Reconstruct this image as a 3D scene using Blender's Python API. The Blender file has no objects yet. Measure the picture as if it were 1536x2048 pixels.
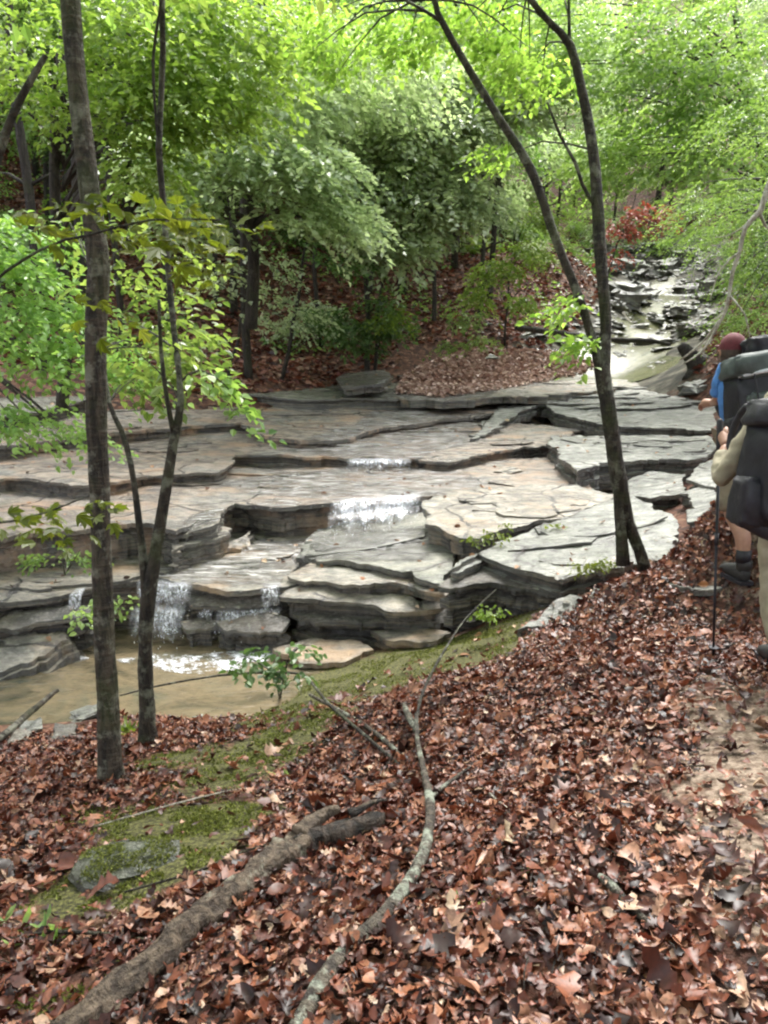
import bpy, bmesh, math, random
import numpy as np
from mathutils import Vector, noise, geometry, Matrix
R = math.radians
random.seed(7); rng = np.random.default_rng(7)
S = bpy.context.scene
C = S.collection

# ------------------------------------------------------------ camera, sky, sun, exposure
PITCH = R(13.0); CAMZ = 1.6; F = 1535.0
cam = bpy.data.cameras.new('camera'); co = bpy.data.objects.new('camera', cam); C.objects.link(co)
co.location = (0, 0, CAMZ); co.rotation_euler = (R(90) - PITCH, 0, 0)
cam.sensor_fit = 'VERTICAL'; cam.sensor_height = 24.0; cam.lens = 24.0 * F / 2048.0
cam.clip_start = 0.05; cam.clip_end = 600
S.camera = co
SUN_EL, SUN_AZ = R(57), R(20)      # azimuth: clockwise from +y
w = bpy.data.worlds.new('World'); S.world = w; w.use_nodes = True
nt = w.node_tree; nt.nodes.clear()
sky = nt.nodes.new('ShaderNodeTexSky'); sky.sky_type = 'NISHITA'; sky.sun_disc = False
sky.sun_elevation = SUN_EL; sky.sun_rotation = SUN_AZ; sky.air_density = 1.0; sky.dust_density = 4.0
hs = nt.nodes.new('ShaderNodeHueSaturation'); hs.inputs['Saturation'].default_value = 0.25
bg = nt.nodes.new('ShaderNodeBackground'); bg.inputs[1].default_value = 0.15
wo = nt.nodes.new('ShaderNodeOutputWorld')
nt.links.new(sky.outputs[0], hs.inputs['Color']); nt.links.new(hs.outputs[0], bg.inputs[0]); nt.links.new(bg.outputs[0], wo.inputs[0])
sl = bpy.data.lights.new('sun', 'SUN'); sl.energy = 1.15; sl.angle = R(26); sl.color = (1.0, 0.97, 0.91)
so = bpy.data.objects.new('sun', sl); C.objects.link(so)
sd = Vector((math.sin(SUN_AZ) * math.cos(SUN_EL), math.cos(SUN_AZ) * math.cos(SUN_EL), math.sin(SUN_EL)))
so.rotation_euler = sd.to_track_quat('Z', 'Y').to_euler()
S.view_settings.view_transform = 'Standard'; S.view_settings.look = 'None'
S.view_settings.exposure = 2.15; S.view_settings.gamma = 1.0
S.cycles.max_bounces = 7; S.cycles.diffuse_bounces = 3; S.cycles.transmission_bounces = 4
S.cycles.glossy_bounces = 3; S.cycles.transparent_max_bounces = 8
S.cycles.use_adaptive_sampling = True; S.cycles.adaptive_threshold = 0.02
S.cycles.use_denoising = True; S.cycles.caustics_reflective = False; S.cycles.caustics_refractive = False
S.cycles.pixel_filter_type = 'BLACKMAN_HARRIS'; S.cycles.filter_width = 2.2

# ------------------------------------------------------------ pixels of the 1536 x 2048 photo -> points
cp, sp_ = math.cos(PITCH), math.sin(PITCH)
def ray(px, py):
    X = (px - 768) / F; Y = -(py - 1024) / F
    return Vector((X, cp + Y * sp_, -sp_ + Y * cp))
def P(px, py, y=None, z=None):
    d = ray(px, py)
    t = (y / d.y) if y is not None else (z - CAMZ) / d.z
    return Vector((d.x * t, d.y * t, CAMZ + d.z * t))

# ------------------------------------------------------------ terrain height
ctrl = []
for px, py, z in [(0,2048,-.18),(400,2048,-.08),(768,2048,0),(1200,2048,.03),(1536,2048,.06),
    (-300,1900,-.4),(0,1800,-.45),(400,1750,-.30),(768,1750,-.12),(1200,1750,-.02),(1536,1700,.05),(1800,1700,.1),
    (0,1620,-.85),(215,1560,-.66),(-300,1560,-1.1),(300,1480,-.92),(450,1600,-.50),(600,1520,-.60),(900,1450,-.42),(1200,1400,-.18),(1536,1350,0),
    (0,1500,-1.22),(200,1470,-1.12),(480,1450,-1.12),(650,1400,-1.08),(820,1335,-.98),(1000,1290,-.80),(1120,1250,-.6),(1200,1205,-.42),(1290,1130,-.22),(1380,1130,-.18),
    (1475,1190,-.08),(1400,1250,-.10),(1536,1180,.0),(1536,1060,.02),(1700,1060,.25),
    (0,1400,-1.45),(250,1380,-1.45),(480,1380,-1.42),(300,1330,-1.45),(700,1290,-1.28),(900,1270,-1.1),
    (1340,1060,-.40),(1420,980,-.25),(1200,1060,-.6),(900,1060,-.95),(500,1120,-1.1),(0,1150,-1.2),
    (1450,900,.0),(1536,900,.3),(1430,830,.25),(1480,760,.75),(1600,760,1.3),(1200,900,-.45),(768,960,-.6),(300,960,-.6),(0,960,-.6)]:
    p = P(px, py, z=z); ctrl.append((p.x, p.y, p.z))
for px, py, y in [(440,742,16),(560,700,19.5),(900,680,20.5),(750,600,24),(900,490,29),(600,480,29),(300,700,17.5),(100,780,14),
                  (0,700,16),(0,400,26),(300,480,26),(1536,640,15),(1400,700,19.5),(1536,540,24),(1120,620,25),(1150,520,31)]:
    p = P(px, py, y=y); ctrl.append((p.x, p.y, p.z))
ctrl += [(-1,14,-.35),(3,14,-.3),(-4,13,-.3),(1,17,0.05),(4,18,.15),(6,20,.4),(8.5,25,.9),(10.4,30,1.45),(13.9,40,3.4),(17.3,50,6),(22,70,11),(4,20.5,.75),
    (0,45,11),(0,70,24),(-20,30,10),(-30,60,26),(40,60,22),(30,40,13),(60,80,35),(0,110,45),(25,110,38),(-60,110,52),(70,110,50),(-60,40,22),(60,30,16),
    (0,-2,.1),(2,0,.1),(-2,0,-.25),(0,-15,2),(15,0,4),(15,12,4.5),(-15,0,-2.2),(-15,5,-2.2),(-8,6.5,-1.6),(-7.5,11.5,.25),(-14,14,2.5),(-9,9,-.6),(40,0,14),(-40,10,6),(-40,-10,-3)]
cx = np.array(ctrl)
def kern(r2): return np.sqrt(r2 + 0.35)
def solve():
    n = len(cx); d = ((cx[:, None, :2] - cx[None, :, :2]) ** 2).sum(-1)
    A = np.zeros((n + 3, n + 3)); A[:n, :n] = kern(d) + np.eye(n) * -0.03
    A[:n, n] = 1; A[:n, n + 1:] = cx[:, :2]; A[n:, :n] = A[:n, n:].T
    return np.linalg.solve(A, np.concatenate([cx[:, 2], [0, 0, 0]]))
wts = solve()
def stream_x(y): return np.interp(y, [14, 20, 25, 30, 40, 50, 70, 100], [3, 5.9, 8.7, 10.5, 14.1, 17.6, 22, 30])
def creek(xs, ys): return np.exp(-(np.abs(xs - stream_x(ys)) / np.interp(ys, [16, 22, 30, 50], [3.8, 3.2, 3.0, 4.0])) ** 4) * np.clip((ys - 15) / 3, 0, 1) * np.clip((56 - ys) / 5, 0, 1)
def Hn(xs, ys):
    xs = np.asarray(xs, float).ravel(); ys = np.asarray(ys, float).ravel(); out = np.empty(len(xs))
    for i in range(0, len(xs), 20000):
        a = xs[i:i+20000, None] - cx[None, :, 0]; b = ys[i:i+20000, None] - cx[None, :, 1]
        out[i:i+20000] = kern(a * a + b * b) @ wts[:-3] + wts[-3] + wts[-2] * xs[i:i+20000] + wts[-1] * ys[i:i+20000]
    bump = 0.025 * np.sin(xs * 2.1 + 1.3 * np.sin(ys * 1.7)) + 0.02 * np.sin(ys * 3.3 + xs * 1.1) + 0.012 * np.sin(xs * 6.3 + 2 * np.sin(ys * 5.1))
    far = np.clip((ys - 16) / 20, 0, 1)
    return out + bump * (1 + 6 * far) * (1 - creek(xs, ys))
def H(x, y): return float(Hn([x], [y])[0])
def G(px, py, ymax=90):
    """where the sight line through a photo pixel meets the terrain"""
    d = ray(px, py); t0 = 0.8; t = 0.8
    ts = np.concatenate([np.linspace(0.8, 12, 600), np.linspace(12, ymax, 800)])
    hs_ = Hn(d.x * ts, d.y * ts); zz = CAMZ + d.z * ts
    k = np.argmax(zz < hs_)
    if not (zz < hs_).any(): k = len(ts) - 1
    t = ts[k]; return Vector((d.x * t, d.y * t, float(hs_[k])))

# ------------------------------------------------------------ tags and mesh helpers
def tag(o, label=None, cat=None, group=None, kind=None):
    if label: o['label'] = label
    if cat: o['category'] = cat
    if group: o['group'] = group
    if kind: o['kind'] = kind
    return o
def empty(name, loc=(0, 0, 0)):
    e = bpy.data.objects.new(name, None); e.location = loc; e.empty_display_size = .1; C.objects.link(e); return e
def link_mesh(name, me, mat=None, parent=None):
    o = bpy.data.objects.new(name, me); C.objects.link(o)
    if mat: me.materials.append(mat)
    if parent:
        o.parent = parent; o.matrix_parent_inverse = Matrix.Translation(-parent.location)
    return o
def np_mesh(name, V, Fc, attrs=None, smooth=True):
    """V (n,3), Fc (m,k) k = 3 or 4"""
    me = bpy.data.meshes.new(name); V = np.asarray(V, np.float32); Fc = np.asarray(Fc, np.int32)
    m, k = Fc.shape
    me.vertices.add(len(V)); me.vertices.foreach_set('co', V.ravel())
    me.loops.add(m * k); me.loops.foreach_set('vertex_index', Fc.ravel())
    me.polygons.add(m); me.polygons.foreach_set('loop_start', np.arange(0, m * k, k, dtype=np.int32))
    me.polygons.foreach_set('use_smooth', np.full(m, smooth, dtype=bool))
    me.update(calc_edges=True)
    for an, (dom, vals) in (attrs or {}).items():
        a = me.attributes.new(an, 'FLOAT', dom); a.data.foreach_set('value', np.asarray(vals, np.float32))
    return me
class MB:
    """collects verts / faces and links them as one object"""
    def __init__(s): s.v = []; s.f = []
    def tube(s, pts, rad, n=10, rough=0.0, seed=0, cap=True, step=None):
        pts = [Vector(p) for p in pts]
        if step:   # resample with catmull-rom
            q, qr = [], []
            for i in range(len(pts) - 1):
                p0 = pts[max(i-1, 0)]; p1 = pts[i]; p2 = pts[i+1]; p3 = pts[min(i+2, len(pts)-1)]
                k = max(2, int((p2 - p1).length / step))
                for j in range(k):
                    t = j / k
                    q.append(0.5 * ((2*p1) + (p2-p0)*t + (2*p0-5*p1+4*p2-p3)*t*t + (3*p1-p0-3*p2+p3)*t**3)); qr.append(rad[i] * (1-t) + rad[i+1] * t)
            q.append(pts[-1]); qr.append(rad[-1]); pts, rad = q, qr
        b = len(s.v); u = None
        for i, p in enumerate(pts):
            d = (pts[min(i+1, len(pts)-1)] - pts[max(i-1, 0)]).normalized()
            if u is None: u = d.orthogonal().normalized()
            u = (u - d * u.dot(d)).normalized(); v = d.cross(u)
            for j in range(n):
                a = 2 * math.pi * j / n; dr = u * math.cos(a) + v * math.sin(a)
                r = rad[i]
                if rough: r *= 1 + rough * noise.noise((p + dr * rad[i]) * (0.9 / max(rad[i], .01)) + Vector((seed, 0, 0))) + rough * .6 * noise.noise((p + dr * rad[i]) * (2.6 / max(rad[i], .01)))
                s.v.append(p + dr * r)
        for i in range(len(pts) - 1):
            for j in range(n):
                k = (j + 1) % n
                s.f.append((b+i*n+j, b+i*n+k, b+(i+1)*n+k, b+(i+1)*n+j))
        if cap:
            s.f.append(tuple(b + j for j in range(n))[::-1]); s.f.append(tuple(b + (len(pts)-1)*n + j for j in range(n)))
        return s
    def blob(s, c, r, seed=0, amp=.25, nu=14, nv=9, flat=0):
        b = len(s.v); c = Vector(c); r = Vector(r)
        for i in range(nv + 1):
            th = math.pi * i / nv
            for j in range(nu):
                ph = 2 * math.pi * j / nu
                d = Vector((math.sin(th)*math.cos(ph), math.sin(th)*math.sin(ph), math.cos(th)))
                k = 1 + amp * noise.noise(d * 1.4 + Vector((seed*3.1, seed, 0))) + amp * .5 * noise.noise(d * 3.2 + Vector((seed, 5, 0)))
                if flat: # angular stone
                    d = Vector([math.copysign(abs(q) ** flat, q) for q in d])
                s.v.append(c + Vector((d.x*r.x*k, d.y*r.y*k, d.z*r.z*k)))
        for i in range(nv):
            for j in range(nu):
                k = (j+1) % nu; s.f.append((b+i*nu+j, b+(i+1)*nu+j, b+(i+1)*nu+k, b+i*nu+k))
        return s
    def build(s, name, mat, parent=None, smooth=True):
        me = bpy.data.meshes.new(name); me.from_pydata([tuple(v) for v in s.v], [], s.f)
        bm = bmesh.new(); bm.from_mesh(me); bmesh.ops.remove_doubles(bm, verts=bm.verts, dist=1e-5)
        bmesh.ops.recalc_face_normals(bm, faces=bm.faces); bm.to_mesh(me); bm.free()
        me.polygons.foreach_set('use_smooth', [smooth] * len(me.polygons))
        return link_mesh(name, me, mat, parent)

# ------------------------------------------------------------ materials
def newmat(name):
    m = bpy.data.materials.new(name); m.use_nodes = True; t = m.node_tree
    b = t.nodes['Principled BSDF']; return m, t, b
def N(t, typ, **kw):
    n = t.nodes.new(typ)
    for k, v in kw.items():
        if k in n.inputs.keys(): n.inputs[k].default_value = v
        else: setattr(n, k, v)
    return n
def ramp(t, src, stops, interp='LINEAR'):
    r = t.nodes.new('ShaderNodeValToRGB'); r.color_ramp.interpolation = interp
    e = r.color_ramp.elements
    while len(e) > 1: e.remove(e[-1])
    e[0].position = stops[0][0]; e[0].color = tuple(stops[0][1]) + (1,)
    for p, c in stops[1:]:
        q = e.new(p); q.color = tuple(c) + (1,)
    t.links.new(src, r.inputs[0]); return r.outputs[0]
def mixc(t, fac, a, b, mode='MIX'):
    n = t.nodes.new('ShaderNodeMix'); n.data_type = 'RGBA'; n.blend_type = mode
    for i, s in ((0, fac), (6, a), (7, b)):
        if hasattr(s, 'is_linked') or isinstance(s, bpy.types.NodeSocket): t.links.new(s, n.inputs[i])
        else: n.inputs[i].default_value = s if i == 0 else (tuple(s) + (1,) if len(s) == 3 else s)
    return n.outputs[2]
def fl(t, src, a, b, c=0.0, d=1.0):
    n = t.nodes.new('ShaderNodeMapRange'); t.links.new(src, n.inputs[0])
    for i, v in enumerate((a, b, c, d)): n.inputs[i+1].default_value = v
    return n.outputs[0]
def pos(t, scale=(1, 1, 1), obj=False):
    if obj:
        g = t.nodes.new('ShaderNodeTexCoord').outputs['Object']
    else:
        g = t.nodes.new('ShaderNodeNewGeometry').outputs['Position']
    m = t.nodes.new('ShaderNodeMapping'); m.inputs['Scale'].default_value = scale; t.links.new(g, m.inputs[0]); return m.outputs[0]
def nz(t, vec, scale, detail=4, rough=.6, dist=0):
    n = N(t, 'ShaderNodeTexNoise', Scale=scale, Detail=detail, Roughness=rough, Distortion=dist)
    t.links.new(vec, n.inputs['Vector']); return n.outputs[0]
def bump(t, b, h, strength, dist, prev=None, inp='Normal'):
    n = N(t, 'ShaderNodeBump', Strength=strength, Distance=dist); t.links.new(h, n.inputs['Height'])
    if prev: t.links.new(prev, n.inputs['Normal'])
    t.links.new(n.outputs[0], b.inputs[inp]); return n.outputs[0]

def rock_mat(name, c1, c2, c3, wet=.4, stain=None):
    m, t, b = newmat(name)
    p = pos(t)
    big = nz(t, p, .9, 3, .6, .6); med = nz(t, pos(t, (1, 1.6, 1)), 5, 5, .65); fine = nz(t, p, 38, 4, .7)
    col = ramp(t, fl(t, big, .38, .62), [(0.0, c1), (.5, c2), (1, c3)])
    col = mixc(t, fl(t, med, .40, .60), mixc(t, .6, col, (.0, .0, .0)), col)
    col = mixc(t, fl(t, nz(t, pos(t, (1, 1.7, 1)), 17, 5, .7), .52, .66, 0, .55), col, mixc(t, .55, col, (.6, .58, .5)))
    col = mixc(t, fl(t, fine, .55, .75, 0, .45), col, (.42, .40, .34))
    # strata bands on broken faces, near-black tones painted in as undercut shade
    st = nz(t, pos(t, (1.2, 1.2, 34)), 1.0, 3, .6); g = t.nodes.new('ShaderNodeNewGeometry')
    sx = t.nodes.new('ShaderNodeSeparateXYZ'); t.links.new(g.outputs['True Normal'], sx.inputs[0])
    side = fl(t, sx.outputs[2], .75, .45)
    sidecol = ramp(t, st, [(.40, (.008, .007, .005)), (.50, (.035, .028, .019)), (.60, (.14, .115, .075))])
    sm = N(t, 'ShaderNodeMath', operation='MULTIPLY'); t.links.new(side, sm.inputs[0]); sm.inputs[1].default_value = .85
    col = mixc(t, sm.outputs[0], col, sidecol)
    if stain:
        col = mixc(t, fl(t, nz(t, pos(t, (.8, 1.6, 1)), 1.3, 4, .6), .52, .68, 0, .85), col, stain)
    vj = N(t, 'ShaderNodeTexVoronoi', Scale=.75); vj.feature = 'DISTANCE_TO_EDGE'; wp = t.nodes.new('ShaderNodeVectorMath'); wp.operation = 'ADD'
    nzc = N(t, 'ShaderNodeTexNoise', Scale=2.5, Detail=4); t.links.new(p, nzc.inputs['Vector']); sc_ = t.nodes.new('ShaderNodeVectorMath'); sc_.operation = 'SCALE'; sc_.inputs['Scale'].default_value = .35
    t.links.new(nzc.outputs['Color'], sc_.inputs[0]); t.links.new(pos(t, (1, 1.5, .2)), wp.inputs[0]); t.links.new(sc_.outputs[0], wp.inputs[1]); t.links.new(wp.outputs[0], vj.inputs['Vector'])
    crk = fl(t, vj.outputs['Distance'], .004, .018, 1, 0); cm = N(t, 'ShaderNodeMath', operation='MULTIPLY'); t.links.new(crk, cm.inputs[0]); t.links.new(fl(t, nz(t, p, 1.3, 2, .5), .46, .54), cm.inputs[1])
    col = mixc(t, cm.outputs[0], col, (.03, .022, .014))
    # dark wet blotches
    col = mixc(t, fl(t, nz(t, pos(t, (1, 2.2, 1)), 2.4, 5, .7, .8), .54, .64, 0, .6), col, mixc(t, .62, col, (.02, .017, .012)))
    # lichen / algae green tint
    col = mixc(t, fl(t, nz(t, p, 2.2, 5, .7), .58, .75, 0, .5), col, (.12, .15, .06))
    t.links.new(col, b.inputs['Base Color'])
    wm = nz(t, pos(t, (1, 1.8, 1)), 1.7, 5, .65)
    b.inputs['Roughness'].default_value = .6
    t.links.new(fl(t, wm, .60 - wet * .35, .66 - wet * .22, .15, 1), b.inputs['Coat Weight']); b.inputs['Coat Roughness'].default_value = .22; b.inputs['Coat IOR'].default_value = 1.85
    b.inputs['Specular IOR Level'].default_value = .6
    n0 = bump(t, b, nz(t, pos(t, (1, 2.6, 1)), 4, 5, .65, .5), 1, .09)
    cb = N(t, 'ShaderNodeBump', Strength=1.0, Distance=.03); cb.invert = True; t.links.new(cm.outputs[0], cb.inputs['Height']); t.links.new(n0, cb.inputs['Normal'])
    n1 = bump(t, b, nz(t, pos(t, (1, 1.7, 1)), 13, 6, .75, .3), 1, .045, cb.outputs[0])
    n2 = bump(t, b, fine, .9, .012, n1)
    t.links.new(n2, b.inputs['Coat Normal'])
    return m
M = {}
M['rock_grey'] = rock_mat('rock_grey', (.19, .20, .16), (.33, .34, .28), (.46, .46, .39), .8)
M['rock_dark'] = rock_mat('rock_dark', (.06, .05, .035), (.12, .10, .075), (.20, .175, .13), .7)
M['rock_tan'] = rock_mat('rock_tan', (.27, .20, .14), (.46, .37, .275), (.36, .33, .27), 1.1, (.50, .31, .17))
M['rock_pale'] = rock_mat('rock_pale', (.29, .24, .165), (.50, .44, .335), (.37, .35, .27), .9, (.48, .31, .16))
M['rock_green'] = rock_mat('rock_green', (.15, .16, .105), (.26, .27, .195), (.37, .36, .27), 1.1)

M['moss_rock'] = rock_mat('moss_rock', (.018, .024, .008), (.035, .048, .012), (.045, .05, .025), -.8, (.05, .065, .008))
def water_mat(name, c1, c2, c3, sc=1.0):
    m, t, b = newmat(name)
    col = ramp(t, fl(t, nz(t, pos(t, (1, 1.8, 1)), 1.1 * sc, 4, .6, .8), .32, .68), [(0, c1), (.5, c2), (1, c3)])
    col = mixc(t, fl(t, nz(t, pos(t), 9, 4, .7), .4, .75, 0, .5), col, (.06, .05, .03))
    t.links.new(col, b.inputs['Base Color']); b.inputs['Roughness'].default_value = .08
    b.inputs['IOR'].default_value = 1.45; b.inputs['Specular IOR Level'].default_value = .8
    n1 = bump(t, b, nz(t, pos(t, (1, 2.2, 1)), 7, 3, .5, 1), .5, .02)
    bump(t, b, nz(t, pos(t, (1, 2.0, 1)), 30, 3, .6), .35, .006, n1)
    return m
M['pool'] = water_mat('pool', (.035, .04, .028), (.20, .155, .095), (.10, .10, .07), .8)
M['film'] = water_mat('film', (.30, .21, .13), (.32, .28, .22), (.24, .23, .18))
M['green_pool'] = water_mat('green_pool', (.06, .07, .03), (.15, .15, .075), (.10, .10, .06), 1.0)
M['green_pool'].node_tree.nodes['Principled BSDF'].inputs['Specular IOR Level'].default_value = .35
M['green_pool'].node_tree.nodes['Principled BSDF'].inputs['Roughness'].default_value = .22

def falls_mat():
    m, t, b = newmat('falling_water')
    b.inputs['Base Color'].default_value = (.86, .88, .93, 1); b.inputs['Roughness'].default_value = .25
    b.inputs['Specular IOR Level'].default_value = .8
    tr = t.nodes.new('ShaderNodeBsdfTransparent'); mx = t.nodes.new('ShaderNodeMixShader'); out = t.nodes['Material Output']
    af = N(t, 'ShaderNodeAttribute', attribute_name='fade'); q = N(t, 'ShaderNodeMath', operation='MULTIPLY')
    t.links.new(fl(t, nz(t, pos(t, (62, 62, 4.5)), 1, 4, .65, .6), .46, .66, .03, .8), q.inputs[0]); t.links.new(af.outputs['Fac'], q.inputs[1]); t.links.new(q.outputs[0], mx.inputs[0])
    t.links.new(tr.outputs[0], mx.inputs[1]); t.links.new(b.outputs[0], mx.inputs[2]); t.links.new(mx.outputs[0], out.inputs[0])
    return m
M['falls'] = falls_mat()
def foam_mat():
    m, t, b = newmat('foam')
    b.inputs['Base Color'].default_value = (.8, .82, .86, 1); b.inputs['Roughness'].default_value = .4
    tr = t.nodes.new('ShaderNodeBsdfTransparent'); mx = t.nodes.new('ShaderNodeMixShader'); out = t.nodes['Material Output']
    n = nz(t, pos(t, (1, 2, 1)), 26, 5, .7, 1.0); n2 = nz(t, pos(t), 5, 3, .6)
    q = N(t, 'ShaderNodeMath', operation='MULTIPLY'); t.links.new(n, q.inputs[0]); t.links.new(n2, q.inputs[1])
    t.links.new(fl(t, q.outputs[0], .23, .33, 0, .85), mx.inputs[0]); t.links.new(tr.outputs[0], mx.inputs[1]); t.links.new(b.outputs[0], mx.inputs[2]); t.links.new(mx.outputs[0], out.inputs[0])
    return m
M['foam'] = foam_mat()
m_, t_, b_ = newmat('water_drop'); b_.inputs['Base Color'].default_value = (.85, .87, .9, 1); b_.inputs['Roughness'].default_value = .1; M['foam_drop'] = m_

def leaf_mat(name, cols, rough=.4, trans=.45, spec=.5, tcol=None, mott=False):
    """cols: ramp stops over the per leaf 'var' attribute"""
    m, t, b = newmat(name)
    a = N(t, 'ShaderNodeAttribute', attribute_name='var')
    oi = t.nodes.new('ShaderNodeObjectInfo')
    col = ramp(t, a.outputs['Fac'], [(i / (len(cols) - 1), c) for i, c in enumerate(cols)])
    if mott: col = mixc(t, fl(t, nz(t, pos(t), 55, 4, .7), .42, .62, 0, .75), col, mixc(t, .6, col, (.012, .007, .006)))
    hsn = t.nodes.new('ShaderNodeHueSaturation'); t.links.new(col, hsn.inputs['Color'])
    t.links.new(fl(t, oi.outputs['Random'], 0, 1, .485, .515), hsn.inputs['Hue']); t.links.new(fl(t, oi.outputs['Random'], 0, 1, .85, 1.2), hsn.inputs['Value'])
    col = hsn.outputs[0]
    t.links.new(col, b.inputs['Base Color']); b.inputs['Roughness'].default_value = rough; b.inputs['Specular IOR Level'].default_value = spec
    if trans:
        tl = t.nodes.new('ShaderNodeBsdfTranslucent'); mx = t.nodes.new('ShaderNodeMixShader'); mx.inputs[0].default_value = trans
        t.links.new(mixc(t, 1.0, col, (1.9, 1.9, 1.0) if not tcol else tcol, 'MULTIPLY'), tl.inputs[0])
        t.links.new(b.outputs[0], mx.inputs[1]); t.links.new(tl.outputs[0], mx.inputs[2]); t.links.new(mx.outputs[0], t.nodes['Material Output'].inputs[0])
    return m
M['leaf_yellow'] = leaf_mat('leaf_yellow', [(.10, .20, .04), (.20, .32, .075), (.31, .43, .15)], .38, .5)
M['leaf_mid'] = leaf_mat('leaf_mid', [(.06, .13, .03), (.17, .27, .08), (.30, .42, .15)], .35, .42)
M['leaf_blue'] = leaf_mat('leaf_blue', [(.12, .19, .09), (.34, .43, .26), (.52, .61, .43)], .30, .5, 1.0, (1.6, 1.6, 1.1))
M['leaf_dark'] = leaf_mat('leaf_dark', [(.03, .065, .02), (.075, .14, .04), (.14, .23, .08)], .35, .35)
M['leaf_olive'] = leaf_mat('leaf_olive', [(.07, .11, .015), (.12, .17, .02), (.18, .22, .035)], .4, .45)
M['leaf_rust'] = leaf_mat('leaf_rust', [(.22, .07, .035), (.33, .12, .06), (.40, .18, .10)], .5, .35, .4, (1.4, 1.1, 1.0))
M['litter'] = leaf_mat('litter', [(.010, .004, .003), (.04, .011, .007), (.10, .028, .013), (.19, .058, .024), (.30, .12, .055), (.37, .19, .11), (.44, .30, .20), (.5, .38, .24)], .46, .12, .5, (1.2, 1, .9), True)
M['litter_pale'] = leaf_mat('litter_pale', [(.20, .10, .07), (.38, .24, .18), (.55, .39, .31), (.66, .52, .43)], .45, .1, .5, (1, 1, 1))

def bark_mat(name, dark, light, lichen, amount=.5, band=1.0, moss=0):
    m, t, b = newmat(name)
    p = pos(t)
    base = nz(t, pos(t, (30, 30, 5)), 1, 5, .65, .4)
    col = ramp(t, base, [(.42, dark), (.60, light)])
    bandn = nz(t, pos(t, (5, 5, 26)), 1, 4, .65)
    col = mixc(t, fl(t, bandn, .52, .7, 0, band * .55), col, tuple(c * 1.6 for c in light))
    lic = nz(t, p, 7, 5, .7)
    col = mixc(t, fl(t, lic, .66 - amount * .2, .72 - amount * .15, 0, .8), col, lichen)
    if moss: col = mixc(t, fl(t, nz(t, p, 3.3, 4, .6), .5, .62, 0, moss), col, (.06, .085, .015))
    t.links.new(col, b.inputs['Base Color']); b.inputs['Roughness'].default_value = .75
    n1 = bump(t, b, base, 1, .05); n1 = bump(t, b, bandn, .8, .03, n1); bump(t, b, nz(t, p, 90, 3, .6), .7, .008, n1)
    return m
M['bark_main'] = bark_mat('bark_main', (.010, .007, .004), (.07, .055, .038), (.23, .23, .18), .75, 1.3, .3)
M['bark_dark'] = bark_mat('bark_dark', (.007, .005, .003), (.045, .036, .024), (.18, .19, .14), .7, 1.1, .3)
M['bark_bg'] = bark_mat('bark_bg', (.012, .009, .007), (.045, .036, .027), (.10, .10, .08), .3, .4, .2)
M['bark_pale'] = bark_mat('bark_pale', (.22, .20, .16), (.45, .42, .35), (.55, .57, .48), .7, .5)
M['lichen_bark'] = bark_mat('lichen_bark', (.03, .022, .016), (.11, .09, .065), (.36, .40, .32), .78, .3)
M['log_bark'] = bark_mat('log_bark', (.035, .022, .013), (.15, .11, .075), (.27, .26, .20), .45, .3)

def simple(name, c, rough=.7, var=.3, scale=40, bs=.3, bd=.003, metal=0):
    m, t, b = newmat(name)
    n = nz(t, pos(t, obj=True), scale, 4, .6)
    t.links.new(ramp(t, n, [(.3, tuple(x * (1 - var) for x in c)), (.7, tuple(min(1, x * (1 + var)) for x in c))]), b.inputs['Base Color'])
    b.inputs['Roughness'].default_value = rough; b.inputs['Metallic'].default_value = metal
    bump(t, b, n, bs, bd); return m

def ground_mat():
    m, t, b = newmat('forest_floor')
    p = pos(t)
    n = nz(t, p, 26, 5, .7); n2 = nz(t, p, 3, 4, .6)
    vo = N(t, 'ShaderNodeTexVoronoi', Scale=11.0); t.links.new(p, vo.inputs['Vector'])
    sp = t.nodes.new('ShaderNodeSeparateColor'); t.links.new(vo.outputs['Color'], sp.inputs[0])
    col = ramp(t, sp.outputs[0], [(0, (.03, .014, .010)), (.35, (.09, .035, .022)), (.7, (.17, .075, .045)), (1, (.27, .15, .095))])
    col = mixc(t, fl(t, n, .35, .65, .75, 0), col, (.022, .014, .010))
    dirt = ramp(t, n, [(.4, (.10, .068, .048)), (.5, (.20, .148, .108)), (.6, (.30, .235, .18))])
    ad = N(t, 'ShaderNodeAttribute', attribute_name='dirt'); am = N(t, 'ShaderNodeAttribute', attribute_name='moss')
    def mask(a, sc):
        q = N(t, 'ShaderNodeMath', operation='ADD'); t.links.new(a.outputs['Fac'], q.inputs[0]); t.links.new(fl(t, nz(t, p, sc, 5, .65), .3, .7, -.4, .4), q.inputs[1]); return fl(t, q.outputs[0], .42, .62)
    col = mixc(t, mask(ad, 6), col, dirt)
    mossc = ramp(t, nz(t, p, 60, 4, .7), [(.4, (.02, .018, .008)), (.5, (.065, .064, .02)), (.6, (.13, .128, .04))])
    mm = mask(am, 4)
    col = mixc(t, mm, col, mossc)
    ac = N(t, 'ShaderNodeAttribute', attribute_name='creek')
    rc = ramp(t, nz(t, p, 1.6, 5, .65), [(.40, (.02, .02, .014)), (.5, (.065, .06, .042)), (.62, (.17, .16, .12))])
    col = mixc(t, mask(ac, 1.2), col, rc)
    t.links.new(col, b.inputs['Base Color']); b.inputs['Roughness'].default_value = .85; b.inputs['Specular IOR Level'].default_value = .3
    n1 = bump(t, b, sp.outputs[0], .6, .02); bump(t, b, n, .9, .02, n1)
    return m
M['ground'] = ground_mat()

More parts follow.
